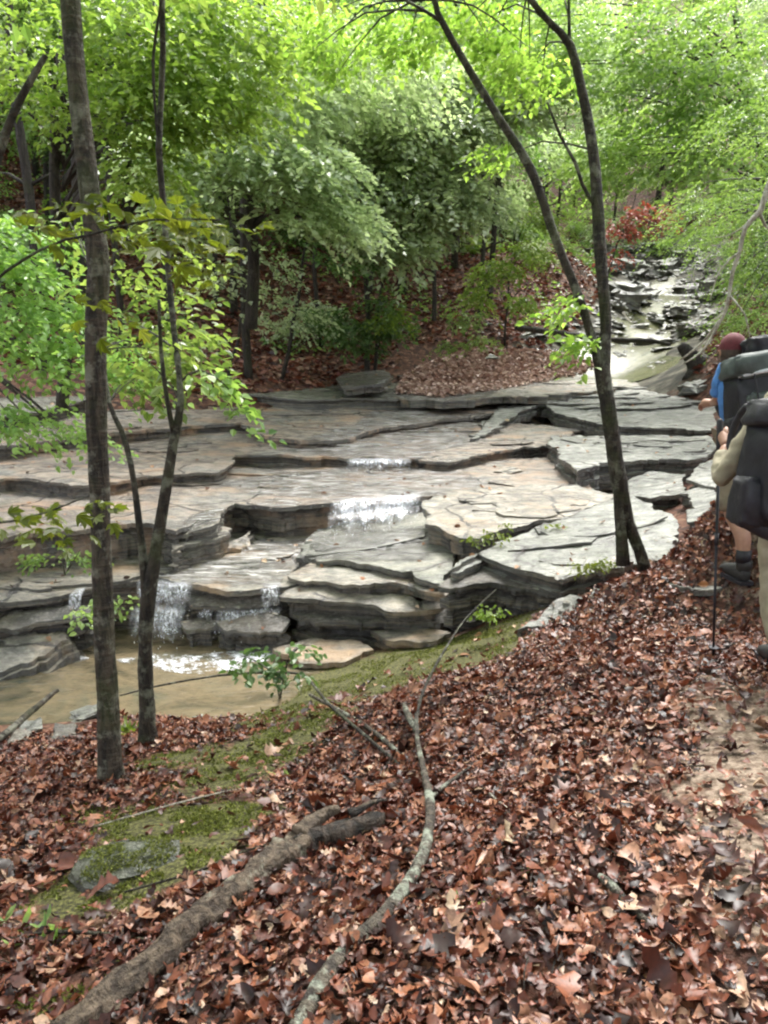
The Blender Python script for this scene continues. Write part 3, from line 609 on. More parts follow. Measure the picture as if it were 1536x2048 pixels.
# ------------------------------------------------------------ leaves
def leaf_geo(p, d, n, size, wid, var, fine=0, curl=.3, rg=None, prof=0):
    """p, d (tip direction), n (normal): (k,3); size, wid, var: (k,). returns V, F, face var"""
    rg = rg or rng
    d = d / np.linalg.norm(d, axis=1, keepdims=True); s = np.cross(n, d); s /= np.linalg.norm(s, axis=1, keepdims=True) + 1e-9; u = np.cross(d, s)
    k = len(p)
    if fine == 0:
        t = np.array([0, .45, 1, .45]); sd = np.array([0, -1, 0, 1.]); hh = np.array([0, .12, -.12, .12]); F_ = np.array([[0, 1, 2], [0, 2, 3]])
        cu = np.ones((k, 1))
    elif fine == 1:   # ovate, folded
        t = np.array([0, .28, .62, 1, .62, .28]); sd = np.array([0, -.85, -.8, 0, .8, .85]); hh = np.array([0, .12, .08, -.18, .08, .12]); F_ = np.array([[0, 1, 2, 3], [0, 3, 4, 5]])
        cu = rg.uniform(.3, 1.6, (k, 1))
    elif fine == 3:   # lobed, maple or oak like
        t = np.array([0, .10, .38, .34, .72, .66, 1.0, .66, .72, .34, .38, .10]); sd = np.array([0, -.55, -1.05, -.5, -.85, -.35, 0, .35, .85, .5, 1.05, .55])
        hh = np.array([0, .05, .0, .1, .0, .1, -.15, .1, .0, .1, .0, .05]); F_ = None
        cu = rg.uniform(.2, 1.5, (k, 1))
    else:             # dead leaf: 3 x 6 grid, curled
        rows, wd = [([0, .18, .4, .62, .84, 1.0], [.06, .7, 1.0, .85, .55, .04]),
                    ([0, .12, .22, .32, .44, .54, .66, .76, .88, 1.0], [.05, .10, .55, .30, .95, .42, 1.15, .5, .7, .05]),
                    ([0, .15, .35, .6, .8, 1.0], [.08, .45, .62, .58, .35, .03]),
                    ([0, .1, .25, .5, .75, .9, 1.0], [.05, .9, 1.45, 1.3, .75, .3, .03])][prof]
        rows = np.array(rows); wd = np.array(wd); nrw = len(rows)
        t = np.repeat(rows, 3); sd = (wd[:, None] * np.array([-1, 0, 1.])).ravel(); hh = None
        F_ = np.array([[r*3+c, r*3+c+1, r*3+c+4, r*3+c+3] for r in range(nrw - 1) for c in range(2)])
    nv = len(t)
    if fine == 2:
        c1 = rg.normal(.15, .9, (k, 1)) * curl * 2; c2 = np.abs(rg.normal(.2, .8, (k, 1))) * curl * 2 * rg.choice([-1, 1, 1], (k, 1)); tw = rg.normal(0, .35, (k, 1))
        jit = rg.normal(0, .05, (k, nv)); sdj = sd[None] * (1 + rg.normal(0, .16, (k, nv)))
        hh = c1 * ((t[None] - .5) ** 2 * 1.6) + c2 * (sd[None] ** 2) * .35 + tw * (t[None] - .5) * sd[None] * .6 + jit * .5
        sd2 = sdj * (1 - .25 * np.abs(c2)) * np.ones((k, 1)); bend = rg.normal(0, .12, (k, 1)) * np.sin(t[None] * 3.1)
        V = p[:, None] + d[:, None] * (t[None, :, None] * size[:, None, None]) + s[:, None] * ((sd2 * wid[:, None] + bend * size[:, None])[:, :, None]) + u[:, None] * (hh * size[:, None])[:, :, None]
    else:
        V = p[:, None] + d[:, None] * (t[None, :, None] * size[:, None, None]) + s[:, None] * (sd[None, :, None] * wid[:, None, None]) + u[:, None] * (hh[None, :] * cu * size[:, None])[:, :, None]
    if F_ is None: # fan around base
        F_ = np.array([[0, i, i+1] for i in range(1, nv-1)])
    Fo = (np.arange(k) * nv)[:, None, None] + F_[None]
    return V.reshape(-1, 3), Fo.reshape(-1, F_.shape[1]), np.repeat(var, len(F_))
def join_geo(parts):
    Vs, Fs, As, b = [], [], [], 0
    for V, F_, a in parts: Vs.append(V); Fs.append(F_ + b); As.append(a); b += len(V)
    return np.concatenate(Vs), np.concatenate(Fs), np.concatenate(As)
def unit(v): return v / (np.linalg.norm(v, axis=1, keepdims=True) + 1e-9)
def sprays(blobs, centre, leaf=.07, per=26, length=.55, fine=0, droop=.35, seed=0, rise=0.0, wfac=.3, vshift=0):
    """blobs: (x, y, z, rx, ry, rz, count). twigs radiate outward from `centre` line"""
    rg = np.random.default_rng(seed); out = []
    for (bx, by, bz, rx, ry, rz, cnt) in blobs:
        cnt = int(cnt); u_ = unit(rg.normal(size=(cnt, 3))); rad = rg.uniform(.25, 1, (cnt, 1)) ** .5
        base = np.array([bx, by, bz]) + u_ * rad * np.array([rx, ry, rz])
        outw = base - np.array([centre[0], centre[1], 0]); outw[:, 2] = 0
        d = unit(unit(outw) + rg.normal(0, .55, (cnt, 3)) * np.array([1, 1, .35])); d[:, 2] += rise - .1; d = unit(d)
        L = length * rg.uniform(.5, 1.25, cnt)
        up = unit(np.array([0, 0, 1.]) + rg.normal(0, .28, (cnt, 3))); sidev = unit(np.cross(up, d)); nrm = np.cross(d, sidev)
        tt = np.linspace(.08, 1, per); sg = np.where(np.arange(per) % 2, 1., -1.)
        reach = (.25 + .9 * np.sin(tt * 2.7)) * .42 * rg.uniform(.3, 1.0, (cnt, per))
        pos_ = base[:, None] + d[:, None] * (tt[None, :, None] * L[:, None, None]) + sidev[:, None] * (sg[None] * reach * L[:, None])[:, :, None]
        pos_[:, :, 2] -= droop * (tt[None] ** 2) * L[:, None] + .15 * reach * L[:, None]
        ld = d[:, None] * .7 + sidev[:, None] * sg[None, :, None] * .8 + rg.normal(0, .3, (cnt, per, 3)); ld[:, :, 2] -= .25
        ln = nrm[:, None] + rg.normal(0, .38, (cnt, per, 3))
        sz = leaf * rg.uniform(.6, 1.25, (cnt, per)); hv = np.clip(rg.uniform(0, 1, (cnt, 1)) * .55 + rg.uniform(0, .45, (cnt, per)) + vshift, 0, 1)
        out.append(leaf_geo(pos_.reshape(-1, 3), ld.reshape(-1, 3), ln.reshape(-1, 3), sz.ravel(), (sz * wfac).ravel(), hv.ravel(), fine, rg=rg))
    return join_geo(out)
def foliage(name, geo, mat, parent):
    V, F_, a = geo; V = V.copy()
    o = link_mesh(name, np_mesh(name, V, F_, {'var': ('FACE', a)}, smooth=False), mat, parent); return o

# ------------------------------------------------------------ individually traced trees
def pxstem(mb, pts, n=12, rough=.12, seed=0, step=.12):
    """pts: (px, py, depth y, width px)"""
    q = [P(a, b_, y=c) for a, b_, c, w_ in pts]
    r = [w_ / F * (c / cp) * .40 for a, b_, c, w_ in pts]
    mb.tube(q, r, n, rough, seed, step=step)
def tree(name, label, stems, mat, cat='tree', group=None, blobs=None, leafmat=None, twigs=None, **lk):
    base = stems[0][0]; root = empty(name, P(base[0], base[1], y=base[2])); tag(root, label, cat, group)
    mb = MB()
    for i, s in enumerate(stems): pxstem(mb, s, seed=i * 3 + 1, n=12 if i < 3 else 8)
    mb.build('trunk', mat, root)
    if blobs:
        wb = []
        for b_ in blobs:   # (px, py, depth, rx, ry, rz, count) radii in metres
            c = P(b_[0], b_[1], y=b_[2]); wb.append((c.x, c.y, c.z) + tuple(b_[3:]))
        foliage('crown', sprays(wb, root.location, **lk), leafmat, root)
        tw = MB(); rs = random.Random(9)
        for b_ in wb:   # limbs out to each leaf mass
            c = Vector(b_[:3])
            for k in range(3):
                e = c + Vector((rs.uniform(-1, 1) * b_[3], rs.uniform(-1, 1) * b_[4], rs.uniform(-1, 1) * b_[5])) * .8
                cand = [P(a_, b2, y=c_) for st in stems for a_, b2, c_, w_ in st]
                s0 = min(cand, key=lambda q_: (q_ - c).length * rs.uniform(.9, 1.3) + (2 if q_.z > c.z else 0))
                mid = s0.lerp(e, .5) + Vector((0, 0, .08 * (e - s0).length))
                r0 = min(.02, .004 + .004 * (e - s0).length)
                MB().tube([s0, mid, e], [r0, r0 * .7, r0 * .25], 5, 0, step=.3).build('branch', mat, root)
    return root

# large left trunk
gb = G(225, 1565); yb = gb.y
tree('tree', 'large straight dark trunk with banded bark at the left of the picture',
     [[(232,1606,yb,120),(224,1565,yb,80),(220,1520,yb,62),(215,1400,yb+.02,56),(208,1250,yb+.05,52),(200,1000,yb+.1,47),(192,800,yb+.12,50),(192,640,yb+.15,52),(198,540,yb+.16,52),(188,450,yb+.18,48),(170,300,yb+.22,44),(152,150,yb+.26,42),(140,0,yb+.3,42),(120,-300,yb+.4,38),(110,-900,yb+.6,28)],
      [(200,560,yb+.16,8),(230,505,yb+.2,5),(260,495,yb+.25,2)]],
     M['bark_main'], blobs=[(60,-700,yb+.5,1.3,1.3,.8,90),(-300,-500,yb+1.5,1.2,1.2,.6,60),(500,-800,yb,1.2,1.2,.6,60)], leafmat=M['leaf_mid'], leaf=.085, seed=3)
# thin twin trunk
g2 = G(298, 1490); y2 = g2.y
tree('tree', 'thin forked dark tree with mossy foot just right of the large left trunk',
     [[(298,1530,y2,85),(297,1495,y2,62),(295,1450,y2,44),(290,1300,y2,36),(296,1200,y2,38),(312,1100,y2+.03,30),(332,980,y2+.05,27),(348,880,y2+.07,24),(362,800,y2+.1,16),(352,700,y2+.2,14),(338,560,y2+.3,14),(326,400,y2+.4,14),(318,300,y2+.4,15),(322,200,y2+.45,13),(326,100,y2+.5,13),(324,0,y2+.5,13),(330,-300,y2+.7,10)],
      [(292,1220,y2,26),(288,1140,y2+.02,22),(275,1020,y2+.05,17),(262,930,y2+.1,14),(242,860,y2+.15,13),(218,805,y2+.2,11),(205,700,y2+.3,9),(198,600,y2+.35,8)],
      [(350,880,y2+.07,14),(334,800,y2+.05,11),(322,700,y2+.05,10),(318,600,y2,7)],
      [(318,290,y2+.4,8),(312,240,y2+.4,6),(306,120,y2+.4,7),(318,30,y2+.4,6),(330,-60,y2+.4,5)]],
     M['bark_dark'], blobs=[(300,640,y2+.9,.45,.4,.28,26),(350,700,y2+.3,.3,.25,.14,16),(300,760,y2+.5,.35,.3,.12,12),(250,500,y2+1.0,.5,.4,.3,22),(330,-300,y2,1.2,1.0,.5,70)], leafmat=M['leaf_mid'], leaf=.075, length=.3, per=12, fine=1, seed=4)
# forked tree on the right
g3 = G(1262, 1128); y3 = 5.75
tree('tree', 'slender forked tree leaning left, growing from the leafy bank above the grey slabs',
     [[(1290,1140,y3,34),(1278,1100,y3,30),(1255,1040,y3,32),(1238,960,y3,40),(1225,880,y3+.03,38),(1214,800,y3+.05,38),(1204,740,y3+.08,38),(1212,660,y3+.1,27),(1203,540,y3+.15,27),(1196,430,y3+.2,27),(1186,300,y3+.3,24),(1163,180,y3+.35,20),(1140,90,y3+.4,18),(1100,45,y3+.4,14),(1055,-10,y3+.4,13),(1000,-120,y3+.5,11),(960,-300,y3+.6,9)],
      [(1246,1130,y3-.05,36),(1242,1060,y3-.03,28),(1236,960,y3,26)],
      [(1208,770,y3+.05,24),(1190,700,y3+.08,22),(1160,600,y3+.1,21),(1112,480,y3+.15,20),(1062,340,y3+.2,21),(1000,240,y3+.25,17),(960,175,y3+.3,17),(930,125,y3+.3,16),(885,45,y3+.3,14),(868,-10,y3+.3,12),(850,-200,y3+.3,9)],
      [(885,45,y3+.3,9),(850,22,y3+.35,7),(810,0,y3+.4,6),(760,-30,y3+.4,4)],
      [(1140,95,y3+.4,9),(1138,40,y3+.4,7),(1138,-20,y3+.4,6)],
      [(1188,410,y3+.2,9),(1165,370,y3+.2,8),(1150,325,y3+.2,8),(1120,270,y3+.2,7),(1095,205,y3+.2,5)]],
     M['bark_dark'], blobs=[(1160,600,y3+.1,.12,.1,.08,10),(1170,690,y3+.0,.12,.15,.05,10),(900,-250,y3+.3,1.0,.9,.4,120),(1250,-200,y3+.5,1.0,.9,.35,90),(740,50,7.5,.6,.5,.25,60),(880,70,7.5,.5,.4,.2,46),(680,110,7.5,.25,.3,.12,20),(960,40,7.5,.5,.4,.25,46),(1010,110,7.5,.3,.3,.2,26),(1085,140,7.3,.3,.3,.2,26),(1000,310,7.3,.2,.2,.12,12)], leafmat=M['leaf_yellow'], leaf=.065, length=.28, per=12, fine=1, seed=5, wfac=.36)

# ------------------------------------------------------------ understory trees with their own shape
def bough_tree(label, base, lean, height, r, blobs, mat, leafmat, seed, group=None, **lk):
    """base: world point; blobs in photo terms"""
    root = empty('tree', base); tag(root, label, 'tree', group); rs = random.Random(seed); mb = MB()
    top = base + Vector((lean[0], lean[1], height)); pts = []
    for i in range(7):
        f = i / 6; pts.append(base.lerp(top, f) + Vector((rs.uniform(-.12, .12) * (0 < i), rs.uniform(-.12, .12), -.15 if i == 0 else 0)))
    mb.tube(pts, [r * (1 - .75 * i / 6) for i in range(7)], 10, .12, seed, step=.3); mb.build('trunk', mat, root)
    wb = []; tw = MB()
    for b_ in blobs:
        c = P(b_[0], b_[1], y=b_[2]); wb.append((c.x, c.y, c.z) + tuple(b_[3:]))
        for k in range(4):
            e = c + Vector((rs.uniform(-1, 1) * b_[3], rs.uniform(-1, 1) * b_[4], rs.uniform(-1, 1) * b_[5])) * .8
            f = min(rs.uniform(.4, .97), max(.25, (e.z - base.z) / height * .9)); s0 = base.lerp(top, f); m = s0.lerp(e, .5) + Vector((0, 0, .1 * (e - s0).length))
            MB().tube([s0, m, e], [r * .35 * (1.1 - f), r * .2, .004], 5, 0, step=.5).build('branch', mat, root)
    foliage('crown', sprays(wb, base, **lk), leafmat, root); return root
Y1 = 17.5
bough_tree('broad tree with pale silvery green drooping boughs in the centre, above the far bank', G(735, 590) , (.6, .5), 7.5, .11,
    [(860,290,Y1,1.6,1.2,.8,150),(760,380,Y1-.5,1.3,1.0,.6,120),(900,400,Y1,1.0,1.0,.6,100),(780,480,Y1-.5,.8,.8,.35,60),(700,250,Y1,1.6,1.3,.6,120),(960,200,Y1+.6,1.5,1.2,.7,110),(830,170,Y1+1,1.8,1.3,.6,120)],
    M['bark_bg'], M['leaf_blue'], 11, leaf=.155, length=.8, per=26, droop=.5, wfac=.36)
bough_tree('tree reaching over the far bank with long sprays of glossy blue-green leaves', P(500, 640, y=14.5), (.5, 0), 6.5, .12,
    [(430,300,13.5,1.2,.9,.5,100),(560,330,13.5,1.2,.9,.4,100),(640,430,13.6,.8,.7,.3,60),(520,200,14,1.3,1,.5,90),(700,120,15,1.8,1.2,.7,120),(580,90,15,1.5,1.2,.6,100),(400,430,13,.6,.6,.4,40)],
    M['bark_bg'], M['leaf_blue'], 12, leaf=.13, length=.75, per=26, droop=.55, wfac=.36)
bough_tree('sunlit yellow-green tree filling the upper left behind the thin trunks', P(120, 800, y=12.0), (1.5, -1.5), 8.0, .10,
    [(300,60,9.5,.9,.8,.5,100),(420,120,9.5,.9,.8,.5,100),(360,200,9.3,.8,.7,.35,80),(270,230,9.3,.7,.6,.35,60),(480,40,10,1,.8,.4,80),(230,100,9.8,.8,.8,.5,70),(60,60,10,.9,.8,.5,70),(280,330,9.3,.3,.4,.3,30),(100,200,10,.5,.5,.3,30)],
    M['bark_bg'], M['leaf_yellow'], 13, leaf=.085, length=.55, per=22, droop=.4, wfac=.36, fine=1)
bough_tree('low leafy tree at the left edge with branches hanging over the ledges', P(-160, 900, y=8.2), (.6, -.6), 4.5, .07,
    [(20,480,7,.35,.4,.3,36),(60,640,7,.45,.4,.25,44),(100,720,7,.5,.4,.2,44),(40,830,7,.35,.4,.15,24),(20,560,7,.3,.4,.25,26),(250,720,7.2,.3,.3,.3,24),(100,600,7.5,.4,.3,.2,26),(140,860,7.5,.18,.2,.1,12)],
    M['bark_bg'], M['leaf_mid'], 14, leaf=.07, length=.4, per=18, droop=.4, fine=1, wfac=.36, vshift=.2)
bough_tree('bright green tree spreading over the upper right of the creek', P(1560, 640, y=20), (-3, 0), 11, .12,
    [(1250,120,18,2.2,1.5,.8,170),(1400,60,18,2,1.5,.8,150),(1350,250,19,1.8,1.4,.7,130),(1230,330,19,1.2,1.2,.5,90),(1480,200,18,1.5,1.3,.7,120),(1100,60,19,1.8,1.4,.7,120),(1480,330,18,1.3,1.2,.5,80),(1060,170,18,1.0,1,.5,70)],
    M['bark_bg'], M['leaf_mid'], 15, leaf=.12, length=.8, per=24, droop=.4, wfac=.36, vshift=.15)
bough_tree('young tree with drooping green foliage over the creek at the right edge', P(1620, 640, y=13.5), (-.3, 0), 6, .09,
    [(1500,470,12,.7,.7,.35,60),(1530,560,12,.6,.6,.3,50),(1470,390,12.5,.8,.7,.3,60),(1400,440,13,.6,.6,.25,40),(1520,250,12,.9,.7,.4,60),(1500,630,11.5,.4,.5,.15,26)],
    M['bark_bg'], M['leaf_mid'], 17, leaf=.06, length=.6, per=34, droop=.6, wfac=.22)
bough_tree('small bright sapling with feathery leaves on the bank left of the forked tree', G(1010, 690), (.1, 0), 3.0, .035,
    [(1000,540,18,.5,.4,.3,40),(1060,500,18,.45,.4,.2,30),(960,590,18,.35,.4,.2,24),(1050,600,18,.35,.4,.15,20),(1070,430,18,.5,.4,.2,26)],
    M['bark_bg'], M['leaf_yellow'], 18, leaf=.10, length=.5, per=22, droop=.5, wfac=.3)
bough_tree('dead small tree with rusty orange leaves above the rocky creek bed', P(1215, 545, y=28), (.9, 0), 2.6, .04,
    [(1290,425,26,.75,.5,.25,22),(1240,460,26,.5,.5,.3,13),(1230,505,26,.3,.4,.2,6),(1320,440,26,.4,.5,.25,8)],
    M['bark_bg'], M['leaf_rust'], 19, leaf=.16, length=.6, per=18, droop=.6, wfac=.3)

# near leafy saplings
def sapling(label, base, stems, blobs, leafmat, seed, mat=None, cat='sapling', **lk):
    root = empty('sapling', base); tag(root, label, cat); mb = MB()
    for s in stems: mb.tube([base if q is None else P(q[0], q[1], y=q[2]) for q in s], [.008 * (1 - .7 * i / max(1, len(s)-1)) for i in range(len(s))], 6, 0, step=.08)
    mb.build('stem', mat or M['bark_dark'], root)
    wb = [tuple(P(b_[0], b_[1], y=b_[2])) + tuple(b_[3:]) for b_ in blobs]
    foliage('leaves', sprays(wb, base, **lk), leafmat, root); return root
gs = G(-260, 1700)
sapling('sapling leaning in from the left with broad olive leaves in front of the large trunk', gs, [[None, (-240,1300,2.9), (-180,900,2.8), (-60,620,2.7), (80,500,2.65), (180,470,2.6), (300,440,2.6), (440,440,2.6)], [(-200,1050,2.85),(-60,1050,2.85),(60,1035,2.8),(180,990,2.8)]],
    [(140,440,2.7,.18,.2,.08,7),(270,430,2.6,.16,.2,.09,8),(400,450,2.6,.14,.2,.07,6),(360,500,2.6,.14,.2,.05,5),(160,600,2.7,.05,.1,.05,2),(60,1030,2.8,.14,.15,.03,6),(140,1010,2.8,.1,.15,.03,4)], M['leaf_olive'], 21, fine=3, leaf=.065, length=.16, per=5, wfac=.5, droop=.3)
sapling('sprig of hanging leaves beside the thin forked tree above the ledges', P(365, 760, y=y2 + .1), [[None, (400,740,y2), (450,770,y2-.05), (485,820,y2-.05)]],
    [(440,780,y2,.06,.08,.04,5),(475,815,y2,.06,.08,.05,5),(490,860,y2,.03,.05,.03,2),(400,750,y2,.1,.1,.04,5)], M['leaf_mid'], 22, fine=1, leaf=.065, length=.14, per=6, wfac=.4)
sapling('small seedling with blue-green leaves at the pool edge', G(560, 1400), [[None, (540,1340,4.9), (480,1310,4.9)], [None, (580,1310,4.9), (620,1290,4.8)]],
    [(500,1330,4.9,.1,.08,.04,7),(560,1340,4.9,.12,.08,.04,8),(600,1290,4.8,.12,.08,.04,5),(540,1300,4.9,.1,.1,.03,5),(600,1350,4.9,.1,.08,.04,5)], M['leaf_dark'], 23, fine=1, leaf=.055, length=.12, per=6, wfac=.38)
sapling('leafy shoots growing from the left ledge behind the large trunk', P(130, 1150, y=6.4), [[None, (120,1100,6.4)], [None, (160,1100,6.4)]],
    [(110,1110,6.4,.16,.12,.08,12),(165,1115,6.4,.14,.12,.08,10),(70,1120,6.4,.1,.1,.05,6),(220,1200,5.6,.14,.12,.06,9),(150,1230,5.2,.12,.1,.05,6)], M['leaf_mid'], 24, fine=1, leaf=.05, length=.14, per=7, wfac=.38)
sapling('small green plant under the dark overhang of the grey slab', G(975, 1262), [[None, (970,1230,5.8)]],
    [(965,1225,5.8,.09,.08,.05,8),(990,1215,5.8,.06,.06,.04,4)], M['leaf_olive'], 25, fine=1, leaf=.04, length=.09, per=7, wfac=.4)
sapling('tuft of green plants rooted in the joint between the two big slabs', P(970, 1082, z=-.36), [[None, P(970,1075,z=-.3) and (972,1070,7.2)]],
    [(960,1074,7.0,.09,.1,.015,7),(1000,1064,7.1,.1,.1,.015,7),(1100,1050,7.3,.06,.1,.01,4),(1020,1050,7.4,.08,.08,.01,4)], M['leaf_olive'], 26, fine=0, leaf=.04, length=.09, per=8, wfac=.3)
sapling('pale green plant beside the foot of the forked tree', P(1180, 1140, z=-.33), [[None, (1178,1125,5.9)]],
    [(1175,1128,5.9,.08,.08,.02,14),(1200,1122,5.9,.05,.06,.02,8)], M['leaf_olive'], 27, fine=0, leaf=.04, length=.08, per=8, wfac=.3)
sapling('dark green bush on the far bank below the silvery tree', G(745, 720), [[None, (740,660,17)]],
    [(730,670,17,.6,.5,.35,60),(660,640,18,.7,.6,.3,50),(780,650,17,.5,.5,.25,36),(760,610,18,.5,.5,.2,26)], M['leaf_dark'], 28, cat='bush', leaf=.11, length=.45, per=16, wfac=.34)
sapling('round olive bush at the foot of the far bank beside the dark bush', G(820, 700), [[None, (780,650,16.6)]],
    [(785,640,16.4,.25,.3,.25,24)], M['leaf_olive'], 29, cat='bush', leaf=.09, length=.35, per=14, wfac=.38)
sapling('thin leafy shrub standing at the water edge left of the forked tree', G(930, 720), [[None, (930,640,17)], [None, (1000,560,17)]],
    [(930,640,17,.3,.3,.25,22),(900,690,17,.3,.3,.1,14),(960,680,17,.25,.3,.12,12)], M['leaf_mid'], 30, cat='bush', leaf=.09, length=.35, per=14, wfac=.34)

# ------------------------------------------------------------ forest on the hillsides
def make_bg(seed, lm, h=13, kind=0):
    root = empty('tree'); rs = random.Random(seed); mb = MB(); pts = []
    for i in range(8): pts.append(Vector((rs.uniform(-.2, .2) * i * .25, rs.uniform(-.2, .2) * i * .25, h * i / 7 - .3)))
    r = rs.uniform(.1, .2); mb.tube(pts, [r * (1 - .8 * i / 7) for i in range(8)], 8, .1, seed)
    for k in range(9):
        f = rs.uniform(.25, .9); b0 = pts[0].lerp(pts[-1], f); a = rs.uniform(0, 6.28); L = rs.uniform(1.2, 2.6)
        mb.tube([b0, b0 + Vector((math.cos(a), math.sin(a), .25)) * L * .5, b0 + Vector((math.cos(a), math.sin(a), .3)) * L], [r * .3, r * .18, .01], 5)
    mb.build('trunk', M['bark_bg'], root)
    bl = []
    for k in range(26):
        f = rs.uniform(.0, 1); z = h * (.27 + .73 * f); sp = 2.4 * (1 - .5 * abs(f - .4)); a = rs.uniform(0, 6.28); d = sp * math.sqrt(rs.random())
        bl.append((math.cos(a) * d, math.sin(a) * d, z, rs.uniform(.6, 1.2), rs.uniform(.6, 1.2), rs.uniform(.2, .5), rs.randint(16, 34)))
    foliage('crown', sprays(bl, (0, 0, 0), leaf=.15 if kind == 0 else .2, length=.9, per=18, droop=.4, seed=seed, wfac=.36), lm, root)
    return root
def copy_tree(o):
    c = o.copy(); C.objects.link(c)
    for ch in list(o.children):
        d = ch.copy(); C.objects.link(d); d.parent = c
    return c
protos = [make_bg(31, M['leaf_mid']), make_bg(32, M['leaf_blue']), make_bg(33, M['leaf_yellow'], 11), make_bg(34, M['leaf_mid'], 15), make_bg(35, M['leaf_dark'], 10), make_bg(36, M['leaf_blue'], 12)]
KIND = ['mid green leafy tree', 'blue-green leafy tree', 'yellow-green leafy tree', 'tall green leafy tree', 'dark green leafy tree', 'bushy blue-green tree']
rs = random.Random(77); used = set(); placed = []
tries = 0
while len(placed) < 150 and tries < 6000:
    tries += 1
    y = 21 + 62 * rs.random() ** 1.3; x = rs.uniform(-.62, .62) * (y + 3)
    if abs(x - stream_x(y)) < 4.2 + (y - 20) * .02 and y < 52: continue
    if y < 24 and -3 < x: continue
    if any((x - a) ** 2 + (y - b_) ** 2 < (1.9 + y * .018) ** 2 for a, b_ in placed): continue
    placed.append((x, y)); k = rs.choice([0, 0, 1, 1, 2, 3, 3, 4, 5]) if y > 30 else rs.choice([0, 4, 1, 5, 5])
    o = protos[k] if k not in used else copy_tree(protos[k]); used.add(k)
    o.location = (x, y, H(x, y) - .1); s = rs.uniform(.75, 1.2); o.scale = (s, s, s * rs.uniform(.9, 1.1)); o.rotation_euler = (rs.uniform(-.05, .05), rs.uniform(-.05, .05), rs.uniform(0, 6.28))
    side = 'up the left hillside' if x < stream_x(y) else 'on the slope right of the creek'
    hgt = 'low on' if y < 30 else ('halfway up' if y < 42 else ('high up' if y < 58 else 'atop'))
    tag(o, f'{KIND[k]} {hgt} ' + ('the left hillside' if x < stream_x(y) else 'the slope across the creek') + ', ' + across(x, y), 'tree', 'trees of the wooded hillside')

for i, (x, y, k) in enumerate([(-4.5, -1.5, 0), (3.6, -2.5, 3), (-1.5, -4.5, 3), (5.5, 1.5, 0), (-7.5, 2.5, 3), (1.2, -2.2, 3)]):  # unseen trees added behind and beside the camera to shade the near litter
    o = copy_tree(protos[k]); o.location = (x, y, H(x, y) - .1 + 1.2); o.scale = (1.25, 1.25, 1.2); o.rotation_euler = (0, 0, i * 1.3)
    for ch in o.children:
        if ch.name.startswith('trunk'): ch.location = (0, 0, -1.2)
    tag(o, 'tall tree added out of view around the camera, its crown shading the leafy slope', 'tree', 'out-of-view trees added to shade the near bank')
def make_bush(seed, lm):
    root = empty('bush'); mb = MB(); rs = random.Random(seed)
    for k in range(5): mb.tube([(0, 0, -.1), (rs.uniform(-.3, .3), rs.uniform(-.3, .3), .5), (rs.uniform(-.7, .7), rs.uniform(-.7, .7), 1.1)], [.02, .014, .004], 5)
    mb.build('stem', M['bark_bg'], root)
    foliage('leaves', sprays([(rs.uniform(-.5, .5), rs.uniform(-.5, .5), rs.uniform(.3, 1.2), .6, .6, .3, 14) for k in range(6)], (0, 0, 0), leaf=.12, length=.5, per=14, seed=seed, wfac=.36), lm, root); return root
bprotos = [make_bush(41, M['leaf_mid']), make_bush(42, M['leaf_dark']), make_bush(43, M['leaf_blue']), make_bush(44, M['leaf_yellow'])]
bused = set(); nb = 0
while nb < 150:
    y = 18.5 + 40 * rs.random() ** 1.4; x = rs.uniform(-.6, .6) * (y + 2)
    if (abs(x - stream_x(y)) < 4.4 and y < 50) or H(x, y) < .9: continue
    if x < stream_x(y) and y < 27 and x > -9 and rs.random() < .93: continue
    k = rs.choice([0, 0, 1, 2, 3]); o = bprotos[k] if k not in bused else copy_tree(bprotos[k]); bused.add(k); nb += 1
    o.location = (x, y, H(x, y)); q_ = rs.uniform(.6, 1.4) * (1 + (x > stream_x(y)) * .3); o.scale = (q_, q_, q_); o.rotation_euler = (0, 0, rs.uniform(0, 6.28))
    tag(o, ['mid green leafy bush', 'dark green leafy bush', 'pale blue-green leafy bush', 'yellow-green leafy bush'][k] + (' low' if y < 27 else (' halfway up' if y < 38 else ' high')) + (' on the left hillside' if x < stream_x(y) else ' beyond the creek') + ', ' + across(x, y), 'bush', 'bushes under the hillside trees')

